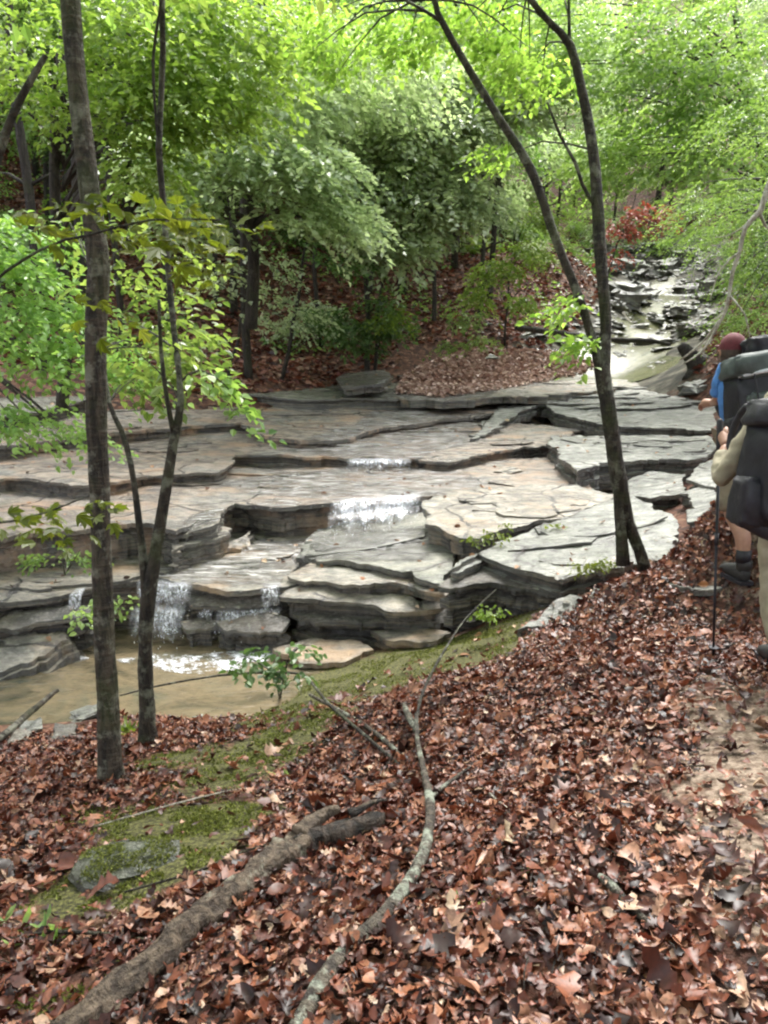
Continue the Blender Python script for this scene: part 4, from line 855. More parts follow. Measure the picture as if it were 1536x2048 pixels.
# bare thin trunks on the left bank, seen under the boughs
for i, (px, py, y, h, r, lx) in enumerate([(490,660,16,7,.09,.1),(560,660,16.5,3.2,.05,.7),(450,665,15.5,2.2,.04,.5),(735,590,18,4,.07,.0),(750,588,18.2,4,.05,.25),(90,760,15,9,.12,0),(170,720,16,9,.1,.4),(250,700,17,8,.08,-.2),(340,690,17,7,.07,.1),(640,580,20,5,.07,-.2),(430,560,22,7,.08,.1),(870,560,22,6,.07,-.3),(960,560,23,5,.08,.3)]):
    b_ = P(px, py, y=y); b_.z = min(b_.z, H(b_.x, b_.y)) - .1; root = empty('tree', b_)
    mb = MB(); rs2 = random.Random(i); pts = [b_ + Vector((lx * (k / 5) + rs2.uniform(-.05, .05), rs2.uniform(-.05, .05), h * k / 5)) for k in range(6)]
    mb.tube(pts, [r * (1 - .6 * k / 5) for k in range(6)], 8, .15, i, step=.25)
    for k in range(4):
        s0 = pts[rs2.randint(1, 4)]; a = rs2.uniform(0, 6.28); mb.tube([s0, s0 + Vector((math.cos(a) * .5, math.sin(a) * .3, .25)), s0 + Vector((math.cos(a) * .9, math.sin(a) * .6, .3))], [r * .35, r * .2, .004], 5)
    mb.build('trunk', M['bark_bg'], root)
    c = pts[-1]; foliage('crown', sprays([(c.x, c.y, c.z, 1.0, .9, .5, 30), (c.x + .5, c.y, c.z - .7, .8, .7, .3, 20)], b_, leaf=.11, length=.6, per=18, seed=60 + i, wfac=.36), [M['leaf_mid'], M['leaf_dark'], M['leaf_blue']][i % 3], root)
    tag(root, ['straight dark trunk on the shady far bank left of a leaning sapling', 'short leaning sapling in the middle of the shady far bank', 'small forked sapling leaning right on the far bank', 'left stem of the close pair below the silvery tree', 'right stem of the close pair below the silvery tree', 'stout shaded trunk at the far left behind the low leafy branches', 'shaded trunk just left of the large banded trunk, across the creek', 'slim trunk across the creek between the large trunk and the thin forked tree', 'slim trunk across the creek just right of the thin forked tree', 'slim stem on the far bank above the dark green bush', 'tall shaded trunk higher up the far bank near the glossy boughs', 'slender trunk on the slope behind the leaf drift', 'slender trunk on the slope behind the feathery sapling'][i], 'tree', 'thin trunks on the far bank')

# ------------------------------------------------------------ leaf litter
def litter(name, mat, xs, ys, size, lift, seed, fine=2, vbias=None, tilt=.45):
    rg = np.random.default_rng(seed); k = len(xs); z = Hn(xs, ys) + lift
    e = .04; nx_ = -(Hn(xs + e, ys) - Hn(xs - e, ys)) / (2*e); ny_ = -(Hn(xs, ys + e) - Hn(xs, ys - e)) / (2*e)
    n = unit(np.stack([nx_, ny_, np.ones(k)], -1)); n = unit(n + rg.normal(0, tilt, (k, 3))); a = rg.uniform(0, 2*np.pi, k)
    d = np.stack([np.cos(a), np.sin(a), np.zeros(k)], -1); d = unit(d - n * (d * n).sum(1, keepdims=True))
    sz = size * np.clip(np.exp(rg.normal(-.05, .38, k)), .35, 2.2); var = np.clip(rg.beta(1.4, 2.5, k) + (vbias if vbias is not None else 0), 0, 1)
    p = np.stack([xs, ys, z], -1) - d * (sz * .5)[:, None]
    gs_ = []; w_ = rg.uniform(.24, .38, k); pick = rg.choice([0, 1, 1, 2, 3], k); sz = sz * np.array([1, 1.35, 1.1, .85])[pick]
    for q in range(4):
        m_ = pick == q; gs_.append(leaf_geo(p[m_], d[m_], n[m_], sz[m_], sz[m_] * w_[m_], var[m_], fine, .26, rg, q))
    V, F_, a_ = join_geo(gs_)
    o = link_mesh(name, np_mesh(name, V, F_, {'var': ('FACE', a_)}, smooth=True), mat); return tag(o, kind='stuff')
bank = [tuple(G(a, b_).xy) for a, b_ in [(-700,1700),(-500,1500),(0,1475),(150,1465),(260,1440),(340,1440),(480,1430),(600,1415),(740,1370),(790,1330),(950,1300),(1010,1255),(1100,1225),(1180,1195),(1260,1150),(1300,1100),(1340,1040),(1375,960),(1430,940),(1560,960),(1750,1000)]] + [(3.2, 1.0), (2.5, -.6), (-2.5, -.6)]
bp = np.array(bank)
def in_poly(x, y, poly):
    c = np.zeros(len(x), bool); n = len(poly)
    for i in range(n):
        x1, y1 = poly[i]; x2, y2 = poly[i-1]
        m_ = ((y1 > y) != (y2 > y)) & (x < (x2 - x1) * (y - y1) / (y2 - y1 + 1e-12) + x1); c ^= m_
    return c
rg = np.random.default_rng(11)
X = rg.uniform(-5, 4, 135000); Y = rg.uniform(.2, 6.9, 135000)
ok = in_poly(X, Y, bank) & (np.abs(X) < .62 * Y + 1.0) & (rg.random(135000) < np.clip(1.25 - Y * .06, .5, 1)) & (Hn(X, Y) > -1.285)
X, Y = X[ok], Y[ok]
dens = np.ones(len(X))
for p, a in zip(TRAIL, (.4, .6, 1.0, .95, .7, .6)): dens -= .8 * a * np.exp(-((X - p.x) ** 2 + (Y - p.y) ** 2) / .36 ** 2)
for a, b_, r, k in MOSS:
    p = G(a, b_); dens -= k * 1.25 * np.exp(-((X - p.x) ** 2 + ((Y - p.y) / .8) ** 2) / r ** 2)
ok = rg.random(len(X)) < np.clip(dens, .07, 1) ** 1.3; X, Y = X[ok], Y[ok]
litter('leaf_litter', M['litter'], X, Y, .044, rg.uniform(.0, .04, len(X)), 12, tilt=.34)
fr = rg.random(len(X)) < .6; fX = X[fr] + rg.normal(0, .05, fr.sum()); fY = Y[fr] + rg.normal(0, .05, fr.sum()); litter('leaf_fragments', M['litter'], fX, fY, .020, rg.uniform(.01, .05, len(fX)), 16, vbias=.1)
twb = MB()
for i in range(420):
    k_ = random.randrange(len(X)); a = random.uniform(0, 6.28); L = random.uniform(.03, .16); z_ = H(X[k_], Y[k_]) + .03
    p0 = Vector((X[k_], Y[k_], z_)); p1 = p0 + Vector((math.cos(a) * L, math.sin(a) * L, 0)); p1.z = H(p1.x, p1.y) + random.uniform(.025, .05)
    twb.tube([p0, p0.lerp(p1, .5) + Vector((random.uniform(-.01, .01), random.uniform(-.01, .01), .006)), p1], [.0022, .002, .001], 5)
tag(twb.build('twigs', M['bark_bg']), kind='stuff')
# pale drift of leaves across the far water, and leaves on the far bank
def litter_z(name, mat, xs, ys, zf, size, seed):
    rg = np.random.default_rng(seed); k = len(xs); n = unit(np.array([0, 0, 1.]) + rg.normal(0, .5, (k, 3))); a = rg.uniform(0, 6.28, k); d = np.stack([np.cos(a), np.sin(a), rg.normal(0, .2, k)], -1)
    sz = size * rg.uniform(.6, 1.4, k); V, F_, a_ = leaf_geo(np.stack([xs, ys, zf], -1), d, n, sz, sz * .33, rg.beta(2, 2, k), 1, .3, rg)
    return tag(link_mesh(name, np_mesh(name, V, F_, {'var': ('FACE', a_)}, smooth=False), mat), kind='stuff')
from mathutils.bvhtree import BVHTree
bv = []
dg = bpy.context.evaluated_depsgraph_get()
for o in C.objects:
    if o.type == 'MESH' and o.name.split('.')[0] in ('bedrock_ledge', 'rock_slab', 'ground'): bv.append(BVHTree.FromPolygons([v.co[:] for v in o.data.vertices], [p.vertices[:] for p in o.data.polygons]))
def drop(x, y, top=6.0):
    best = -9
    for b_ in bv:
        h = b_.ray_cast(Vector((x, y, top)), Vector((0, 0, -1)))
        if h[0] is not None: best = max(best, h[0].z)
    return best
def cast(px, py):
    d = ray(px, py).normalized(); best = None
    for b_ in bv:
        h = b_.ray_cast(Vector((0, 0, CAMZ)), d)
        if h[0] is not None and (best is None or h[3] < best[1]): best = (h[0], h[3])
    return best[0] if best else None
pile = np.array([(790,788),(815,750),(880,722),(960,705),(1060,702),(1150,714),(1195,728),(1150,752),(1060,770),(960,786),(880,796)], float)
qx = rg.uniform(780, 1200, 30000); qy = rg.uniform(700, 800, 30000); ok = in_poly(qx, qy, [tuple(v) for v in pile]); qx, qy = qx[ok][:9000], qy[ok][:9000]
pts_ = np.array([tuple(c) for c in (cast(a, b_) for a, b_ in zip(qx, qy)) if c is not None])
ok = rg.random(len(pts_)) < .8; pts_ = pts_[ok]
litter_z('leaf_drift', M['litter_pale'], pts_[:, 0], pts_[:, 1], pts_[:, 2] + rg.uniform(0, .09, len(pts_)), .12, 13)
def film_mat():
    m, t, b = newmat('flowing_film'); out = t.nodes['Material Output']
    gl = N(t, 'ShaderNodeBsdfGlossy', Roughness=.16); tr = t.nodes.new('ShaderNodeBsdfTransparent'); lw = N(t, 'ShaderNodeFresnel', IOR=1.5)
    rip = nz(t, pos(t, (.8, 3.6, 1)), 7, 4, .6, 1.0); bn = N(t, 'ShaderNodeBump', Strength=1.0, Distance=.05); t.links.new(rip, bn.inputs['Height'])
    t.links.new(bn.outputs[0], gl.inputs['Normal']); t.links.new(bn.outputs[0], lw.inputs['Normal'])
    mx = t.nodes.new('ShaderNodeMixShader'); t.links.new(lw.outputs[0], mx.inputs[0]); t.links.new(tr.outputs[0], mx.inputs[1]); t.links.new(gl.outputs[0], mx.inputs[2])
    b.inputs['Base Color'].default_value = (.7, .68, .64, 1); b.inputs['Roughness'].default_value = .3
    st = nz(t, pos(t, (.9, 9, 1)), 3.5, 5, .62, .5); af = N(t, 'ShaderNodeAttribute', attribute_name='fade')  # white streaks: foam texture, also sky sheen painted into the film colour
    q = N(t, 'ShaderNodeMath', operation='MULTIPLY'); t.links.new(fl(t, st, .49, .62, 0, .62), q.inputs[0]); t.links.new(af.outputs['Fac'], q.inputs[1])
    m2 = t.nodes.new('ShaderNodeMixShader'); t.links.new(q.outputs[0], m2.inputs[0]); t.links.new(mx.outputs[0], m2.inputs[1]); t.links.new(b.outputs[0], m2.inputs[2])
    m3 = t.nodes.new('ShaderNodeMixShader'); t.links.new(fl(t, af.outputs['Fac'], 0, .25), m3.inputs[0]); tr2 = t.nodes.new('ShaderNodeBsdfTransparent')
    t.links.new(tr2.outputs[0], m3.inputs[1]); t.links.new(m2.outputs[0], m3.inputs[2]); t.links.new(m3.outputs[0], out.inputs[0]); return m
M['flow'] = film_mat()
def flow(poly, foam=1.0):  # foam scales the painted white streaks, sky sheen as well as froth
    p_ = [P(a, b_, z=c) for a, b_, c in poly]; xs = [q.x for q in p_]; ys = [q.y for q in p_]; pl = [(q.x, q.y) for q in p_]
    st = .05; ax = np.arange(min(xs) - st, max(xs) + st, st); ay = np.arange(min(ys) - st, max(ys) + st, st); XX, YY = np.meshgrid(ax, ay)
    ins = in_poly(XX.ravel(), YY.ravel(), pl).reshape(XX.shape); f = ins.astype(float)
    for _ in range(5):
        g = np.pad(f, 1, mode='edge'); f = (g[1:-1, 1:-1] * 2 + g[:-2, 1:-1] + g[2:, 1:-1] + g[1:-1, :-2] + g[1:-1, 2:]) / 6 * ins
    zz = np.array([drop(a, b_) if i_ else -9 for a, b_, i_ in zip(XX.ravel(), YY.ravel(), ins.ravel())]).reshape(XX.shape)
    V_ = np.stack([XX.ravel(), YY.ravel(), zz.ravel() + .007], -1); n_ = XX.shape[1]; id_ = np.arange(XX.size).reshape(XX.shape)
    q = np.stack([id_[:-1, :-1], id_[:-1, 1:], id_[1:, 1:], id_[1:, :-1]], -1).reshape(-1, 4); zq = V_[q, 2]
    q = q[(ins.ravel()[q].all(1)) & (zq.max(1) - zq.min(1) < .05)]
    used_ = np.unique(q); mp = np.zeros(len(V_), int); mp[used_] = np.arange(len(used_))
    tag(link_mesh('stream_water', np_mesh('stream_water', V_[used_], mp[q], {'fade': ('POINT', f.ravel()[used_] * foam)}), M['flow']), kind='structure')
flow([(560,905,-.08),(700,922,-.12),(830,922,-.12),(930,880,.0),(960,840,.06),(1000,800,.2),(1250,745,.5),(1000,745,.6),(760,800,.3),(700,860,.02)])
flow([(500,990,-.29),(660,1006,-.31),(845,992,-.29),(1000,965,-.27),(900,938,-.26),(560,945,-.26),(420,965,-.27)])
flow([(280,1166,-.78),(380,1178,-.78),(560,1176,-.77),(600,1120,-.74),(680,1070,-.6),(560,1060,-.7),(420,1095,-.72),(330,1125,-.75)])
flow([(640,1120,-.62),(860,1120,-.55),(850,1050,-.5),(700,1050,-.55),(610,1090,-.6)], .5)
def chips(name, mat, xs, ys, zs, size, seed):
    rg = np.random.default_rng(seed); k = len(xs)
    base = np.array([[1,0,0],[.3,.95,0],[-.8,.6,0],[-.8,-.6,0],[.3,-.95,0],[.1,0,.55],[0,0,-.4]]); F_ = np.array([[0,1,5],[1,2,5],[2,3,5],[3,4,5],[4,0,5],[1,0,6],[2,1,6],[3,2,6],[4,3,6],[0,4,6]])
    sz = size * np.clip(np.exp(rg.normal(-.2, .6, k)), .3, 3.5); a = rg.uniform(0, 6.28, k); V_ = base[None] * (1 + rg.normal(0, .22, (k, 7, 3))) * sz[:, None, None] * np.array([1, .7, .55])
    ca, sa = np.cos(a)[:, None], np.sin(a)[:, None]; V_ = np.stack([V_[..., 0] * ca - V_[..., 1] * sa + xs[:, None], V_[..., 0] * sa + V_[..., 1] * ca + ys[:, None], V_[..., 2] + zs[:, None]], -1)
    return tag(link_mesh(name, np_mesh(name, V_.reshape(-1, 3), ((np.arange(k) * 7)[:, None, None] + F_).reshape(-1, 3), smooth=False), mat), kind='stuff')
cy = rg.uniform(20, 50, 8000); cxx = stream_x(cy) + rg.normal(0, 1, 8000) * np.interp(cy, [20, 32], [2.6, 1.7]); ok = np.array([noise.noise(Vector((a * .6, b_ * .6, 8))) for a, b_ in zip(cxx, cy)]) > np.interp(cy, [20, 34], [.2, -.12]); cxx, cy = cxx[ok], cy[ok]
chips('gravel', M['rock_grey'], cxx, cy, Hn(cxx, cy) + .02, .09, 31)
qx = rg.uniform(0, 1420, 900); qy = rg.uniform(760, 1250, 900); q_ = [c for c in (cast(a, b_) for a, b_ in zip(qx, qy)) if c is not None]; q_ = np.array([tuple(c) for c in q_]); keep = np.array([noise.noise(Vector((a[0] * 1.1, a[1] * 1.1, 4))) > .05 for a in q_]); q_ = q_[keep]
chips('rock_chips', M['rock_pale'], q_[:, 0], q_[:, 1], q_[:, 2] + .004, .022, 32)
fx = rg.uniform(-16, 18, 70000); fy = rg.uniform(15, 38, 70000); ok = (np.abs(fx) < .6 * fy) & (np.abs(fx - stream_x(fy)) > 2.4) & (Hn(fx, fy) > np.where(fx < 0, .3, .75)) & ((fy > 20.2) | (fx < .3) | (fx > 6)); fx, fy = fx[ok], fy[ok]
litter_z('far_leaf_litter', M['litter'], fx, fy, Hn(fx, fy) + rg.uniform(0, .05, len(fx)), .16, 14)
ux = rg.uniform(-34, 40, 120000); uy = rg.uniform(17, 62, 120000); clump = np.array([noise.noise(Vector((a * .45, b_ * .45, 3))) for a, b_ in zip(ux, uy)])
ok = (np.abs(ux) < .6 * uy + 1) & (np.abs(ux - stream_x(uy)) > 2.9) & (Hn(ux, uy) > 1.0) & ((clump > .12) | ((uy > 34) & (clump > -.1)) | ((ux > stream_x(uy)) & (clump > -.15))); ux, uy = ux[ok], uy[ok]; k = len(ux)
nn = unit(np.array([0, -.3, 1.]) + rg.normal(0, .6, (k, 3))); dd = rg.normal(0, 1, (k, 3)); dd[:, 2] *= .4; sz = rg.uniform(.08, .2, k) * (1 + (uy > 34) * .5)
V, F_, a_ = leaf_geo(np.stack([ux, uy, Hn(ux, uy) + rg.uniform(.03, .5, k) * np.clip(clump[ok] + .4, .2, 1)], -1), dd, nn, sz, sz * .32, rg.random(k), 0, rg=rg)
tag(link_mesh('undergrowth', np_mesh('undergrowth', V, F_, {'var': ('FACE', a_)}, smooth=False), M['leaf_mid']), kind='stuff')
# a few dead leaves strewn on the ledges
lx, ly = [], []
for i in range(700):
    p = P(random.uniform(0, 1420), random.uniform(790, 1240), z=-.2); lx.append(p.x); ly.append(p.y)
lz = np.array([drop(a, b_) for a, b_ in zip(lx, ly)]); lx, ly = np.array(lx), np.array(ly); ok = (lz > -1.1); k = rg.random(len(lx)) < .5; ok &= k
litter_z('scattered_leaves', M['litter'], lx[ok], ly[ok], lz[ok] + .008, .07, 15)
# moss cushions on the bank
mx, my = [], []
for a, b_, r, k in MOSS:
    p = G(a, b_); c = int(5200 * r * k); mx += list(rg.normal(p.x, r * .55, c)); my += list(rg.normal(p.y, r * .42, c))
mx, my = np.array(mx), np.array(my); ok = in_poly(mx, my, bank) | (my > 5); mx, my = mx[ok], my[ok]; k = len(mx)
pat = np.array([noise.noise(Vector((a * 4, b_ * 4, 1))) + .5 * noise.noise(Vector((a * 11, b_ * 11, 1))) for a, b_ in zip(mx, my)]) > -.08; mx, my = mx[pat], my[pat]; k = len(mx)
nn = unit(np.array([0, 0, 1.]) + rg.normal(0, .5, (k, 3))); dd = rg.normal(0, 1, (k, 3)); dd[:, 2] = np.abs(dd[:, 2]) * .6 + .2; sz = rg.uniform(.008, .024, k)
mz = Hn(mx, my); so_ = mossy.location; ka = 2600; ra = np.sqrt(rg.random(ka)); ta = rg.uniform(0, 6.28, ka); ex, ey = ra * np.cos(ta) * .19, ra * np.sin(ta) * .115
c_, s_ = math.cos(.25), math.sin(.25); ax_, ay_ = so_.x + ex * c_ - ey * s_, so_.y + ex * s_ + ey * c_
sbv = BVHTree.FromPolygons([mossy.matrix_basis @ v.co for v in mossy.data.vertices], [p.vertices[:] for p in mossy.data.polygons]); az_ = np.array([(lambda h: h[0].z if h[0] is not None else -99)(sbv.ray_cast(Vector((a, b_, 3)), Vector((0, 0, -1)))) for a, b_ in zip(ax_, ay_)])
gd = (az_ > -50) & (np.array([noise.noise(Vector((a * 9, b_ * 9, 2))) for a, b_ in zip(ax_, ay_)]) > -.1)
mx, my, mz = np.r_[mx, ax_[gd]], np.r_[my, ay_[gd]], np.r_[mz, az_[gd]]; g2_ = int(gd.sum()); k = len(mx)
nn = np.r_[nn, unit(np.array([0, 0, 1.]) + rg.normal(0, .5, (g2_, 3)))]; d2_ = rg.normal(0, 1, (g2_, 3)); d2_[:, 2] = np.abs(d2_[:, 2]) * .6 + .2; dd = np.r_[dd, d2_]; sz = np.r_[sz, rg.uniform(.006, .016, g2_)]
V, F_, a_ = leaf_geo(np.stack([mx, my, mz], -1), dd, nn, sz, sz * .25, rg.random(k), 0, rg=rg)
M['moss_leaf'] = leaf_mat('moss_leaf', [(.045, .05, .012), (.10, .115, .024), (.19, .21, .05)], .7, .2, .2)
tag(link_mesh('moss', np_mesh('moss', V, F_, {'var': ('FACE', a_)}, smooth=False), M['moss_leaf']), kind='stuff')

# ------------------------------------------------------------ fallen wood
def gp(px, py, up=0.0):
    p = G(px, py); return p + Vector((0, 0, up))
def fallen(name, label, cat, mat, pts, n=10, rough=.15, sd_=0, parts=()):
    """pts: (px, py, radius m, height of the axis above ground)"""
    base = gp(pts[0][0], pts[0][1]); root = empty(name, base); tag(root, label, cat)
    mb = MB(); mb.tube([gp(a, b_, u) for a, b_, r, u in pts], [q[2] for q in pts], n, rough, sd_, step=.04); mb.build('bark', mat, root)
    for nm, pp, m in parts:
        mb = MB(); mb.tube([gp(a, b_, u) for a, b_, r, u in pp], [q[2] for q in pp], 8, rough, sd_ + 5, step=.03); mb.build(nm, m, root)
    return root
M['rotten'] = bark_mat('rotten', (.006, .004, .003), (.05, .032, .02), (.15, .11, .07), .4, .4)
fallen('log', 'thick rotting log with a hollow broken end lying across the leaves in the foreground', 'log', M['log_bark'],
    [(120,2110,.044,.03),(230,2020,.049,.032),(330,1930,.049,.034),(450,1830,.050,.034),(560,1740,.054,.036),(610,1712,.054,.038)], 24, .55, 2,
    [('rotten_end', [(590,1722,.053,.037),(640,1700,.056,.04),(700,1682,.050,.04),(745,1668,.042,.04),(772,1660,.026,.04)], M['rotten']), ('broken_stub', [(600,1712,.04,.08),(640,1682,.03,.10),(680,1668,.012,.11)], M['log_bark']), ('splinter', [(700,1672,.02,.09),(745,1655,.010,.10),(775,1648,.004,.10)], M['rotten'])])
fallen('branch', 'curved lichen-spotted branch standing up out of the leaves in the centre foreground', 'branch', M['lichen_bark'],
    [(575,2110,.024,.02),(640,2000,.024,.03),(690,1930,.023,.03),(770,1850,.021,.035),(830,1770,.020,.04),(855,1700,.019,.05),(860,1640,.018,.06),(848,1580,.014,.08),(835,1520,.012,.10),(832,1480,.011,.14)], 12, .2, 3,
    [('twig', [(832,1490,.010,.13),(845,1440,.009,.16),(880,1380,.008,.22),(930,1310,.006,.3),(990,1258,.004,.36)], M['bark_dark']),
     ('side_twig', [(858,1625,.011,.06),(895,1608,.008,.09),(940,1585,.004,.12)], M['lichen_bark']),
     ('stub', [(834,1500,.016,.10),(815,1470,.019,.12),(808,1450,.012,.12)], M['lichen_bark'])])
fallen('branch', 'long thin dark branch arching low in front of the pool', 'branch', M['bark_dark'],
    [(245,1440,.006,.2),(330,1420,.008,.22),(450,1405,.009,.24),(560,1395,.011,.22),(610,1400,.011,.2),(660,1440,.010,.1),(740,1500,.011,.06),(800,1540,.009,.02)], 7, .2, 4)
fallen('stick', 'short lichen-covered stick lying alone on the leaves at the lower right', 'stick', M['lichen_bark'], [(1200,1765,.010,.02),(1225,1800,.014,.03),(1260,1835,.012,.02),(1305,1870,.008,.02)], 8, .3, 5)
fallen('stick', 'thin pale twig lying over the mossy ground below the large left trunk', 'stick', M['bark_pale'], [(180,1665,.003,.02),(300,1635,.004,.03),(400,1612,.0045,.04),(480,1590,.004,.03),(560,1590,.003,.02)], 6, .1, 6)
fallen('stick', 'thin dark twig lying between the mossy rock and the thick log', 'stick', M['bark_dark'], [(250,1795,.004,.02),(400,1760,.005,.03),(480,1720,.004,.03),(600,1680,.003,.02)], 6, .1, 7)
fallen('branch', 'weathered brown branch slanting up at the pool outlet on the left edge', 'branch', M['bark_main'], [(-60,1530,.02,.02),(20,1490,.025,.10),(70,1460,.024,.16),(120,1432,.016,.22)], 10, .2, 8)
fallen('stick', 'thin stick hidden among the leaves in the bottom left corner', 'stick', M['bark_main'], [(0,1895,.005,.02),(100,1885,.006,.03),(220,1885,.006,.03),(320,1900,.004,.02)], 6, .2, 9)
fallen('stick', 'grey stick poking out of the leaves above the short lichen stick', 'stick', M['bark_pale'], [(960,1580,.005,.02),(1010,1630,.006,.03),(1060,1665,.004,.02)], 6, .2, 10)
fallen('branch', 'mossy grey branch running down the bank under the arching dark branch', 'branch', M['lichen_bark'], [(620,1400,.012,.04),(690,1440,.014,.04),(750,1480,.013,.04),(800,1520,.010,.03)], 8, .2, 11)
def px_branch(name, label, cat, mat, stems):
    q = stems[0][0]; root = empty(name, P(q[0], q[1], y=q[2])); tag(root, label, cat); mb = MB()
    for i, s in enumerate(stems): pxstem(mb, s, 9, .2, i, .1)
    mb.build('bark', mat, root); return root
px_branch('branch', 'pale lichen-grey dead branch hanging down at the right edge above the hikers', 'branch', M['bark_pale'],
    [[(1580,300,9,15),(1536,372,9,13),(1522,420,9,13),(1492,452,9,10),(1480,500,9,9),(1465,545,9,9),(1452,618,9,8),(1426,668,9,6),(1405,702,9,5),(1366,728,9,3)], [(1518,420,9,8),(1530,450,9,7),(1560,480,9,6)], [(1478,505,9,5),(1440,540,9.1,4),(1420,600,9.1,2)], [(1458,590,9,5),(1490,630,8.9,4),(1500,680,8.9,2)], [(1500,445,9,5),(1460,470,9.1,3),(1430,475,9.2,2)], [(1440,640,9,6),(1400,690,9.2,5),(1360,720,9.3,4)]])
px_branch('branch', 'dark leaning dead stem crossing the upper left corner', 'branch', M['bark_dark'], [[(-60,480,4.2,22),(-10,330,4.2,20),(20,245,4.2,19),(50,180,4.2,16),(92,110,4.2,12)]])
px_branch('stump', 'dark rooty stump at the water edge below the pale dead branch', 'stump', M['bark_bg'], [[(1400,745,17,50),(1385,715,17,40),(1360,690,17,20)],[(1390,725,17,40),(1450,735,17,36),(1500,760,17,30)],[(1390,735,17,26),(1370,760,16.8,16)]])
px_branch('log', 'thin fallen trunk lying across the upstream shallows', 'log', M['bark_bg'], [[(1030,655,21,14),(1110,665,21,14),(1200,678,21,12),(1300,682,21,12),(1340,690,21,8)]])
px_branch('log', 'pale fallen branch on the ledge behind the thin forked tree', 'log', M['bark_main'], [[(215,800,15.3,20),(320,782,15.3,22),(430,790,15.3,14)]])

# green plant in the lower left corner
def blades(label, px, py, n, L, seed, mat, name='plant', cat='plant'):
    rg = np.random.default_rng(seed); b0 = G(px, py); k = n
    p = np.tile(np.array(b0), (k, 1)) + rg.normal(0, .03, (k, 3)) * [1.6, 1, 0]; a = rg.uniform(0, 6.28, k)
    parts = []; 
    d = np.stack([np.cos(a), np.sin(a), rg.uniform(.3, 1.1, k)], -1)
    V, F_, a_ = leaf_geo(p, d, unit(np.cross(d, np.cross([0, 0, 1.], d))), rg.uniform(.6, 1.2, k) * L, np.full(k, L * .09), rg.random(k), 2, .25, rg)
    return tag(link_mesh(name, np_mesh(name, V, F_, {'var': ('FACE', a_)}), mat), label, cat)
blades('strappy green plant with arching leaves in the lower left corner', 75, 1880, 18, .10, 3, M['leaf_mid'])
blades('small green sprout among the brown leaves near the centre right', 1070, 1755, 6, .05, 4, M['leaf_mid'])
blades('single yellow-green sprig on the leaves above the lower middle edge', 968, 1815, 7, .05, 5, M['leaf_yellow'])
blades('bright green seedling beside the moss below the arching branch', 560, 1570, 9, .07, 6, M['leaf_yellow'])
blades('green tuft growing against the mossy foot of the thin forked tree', 270, 1470, 26, .14, 7, M['leaf_olive'])

# ------------------------------------------------------------ hikers
skin_m = simple('skin', (.34, .19, .13), .55, .12, 30, .15, .001)
M['cap'] = simple('red_cloth', (.095, .012, .018), .8, .25, 60, .3, .002)
M['blue'] = simple('blue_cloth', (.07, .21, .52), .75, .3, 14, .5, .01)
M['khaki'] = simple('khaki_cloth', (.30, .27, .19), .85, .22, 14, .6, .012)
M['khaki_dark'] = simple('khaki_cloth_dark', (.20, .17, .12), .85, .25, 14, .6, .012)
M['pack_black'] = simple('black_nylon', (.012, .012, .018), .6, .5, 18, .5, .01)
M['pack_grey'] = simple('grey_nylon', (.05, .066, .062), .6, .4, 12, .5, .012)
M['boot'] = simple('boot_leather', (.02, .02, .02), .6, .4, 30)
M['silver'] = simple('silver_foil', (.5, .52, .55), .35, .2, 20)
M['pole'] = simple('pole_metal', (.015, .015, .02), .35, .2, 20, metal=.4)
M['hair'] = simple('brown_hair', (.05, .03, .02), .7, .4, 60)
fold_tex = bpy.data.textures.new('folds', 'CLOUDS'); fold_tex.noise_scale = .07; fold_tex.noise_depth = 2
def skin(name, V_, E_, R_, mat, parent, sub=3):
    me = bpy.data.meshes.new(name); me.from_pydata([tuple(v) for v in V_], E_, []); o = link_mesh(name, me, mat, parent)
    o.matrix_parent_inverse = Matrix.Identity(4)
    o.modifiers.new('skin', 'SKIN'); sv = me.skin_vertices[0].data
    for i, r in enumerate(R_):
        sv[i].radius = (r, r) if not isinstance(r, tuple) else r
    sv[0].use_root = True
    s = o.modifiers.new('sub', 'SUBSURF'); s.levels = sub; s.render_levels = sub
    o.modifiers['skin'].use_smooth_shade = True
    if mat is not skin_m:
        dm = o.modifiers.new('folds', 'DISPLACE'); dm.texture = fold_tex; dm.strength = .03; dm.mid_level = .5; dm.texture_coords = 'LOCAL'
    return o
def chain(pts, rs_): return pts, [(i, i+1) for i in range(len(pts)-1)], rs_
def lmesh(name, mb, mat, parent, smooth=True, sub=0, disp=0):
    o = mb.build(name, mat, None, smooth); o.parent = parent
    if sub:
        m = o.modifiers.new('sub', 'SUBSURF'); m.levels = m.render_levels = sub
    return o
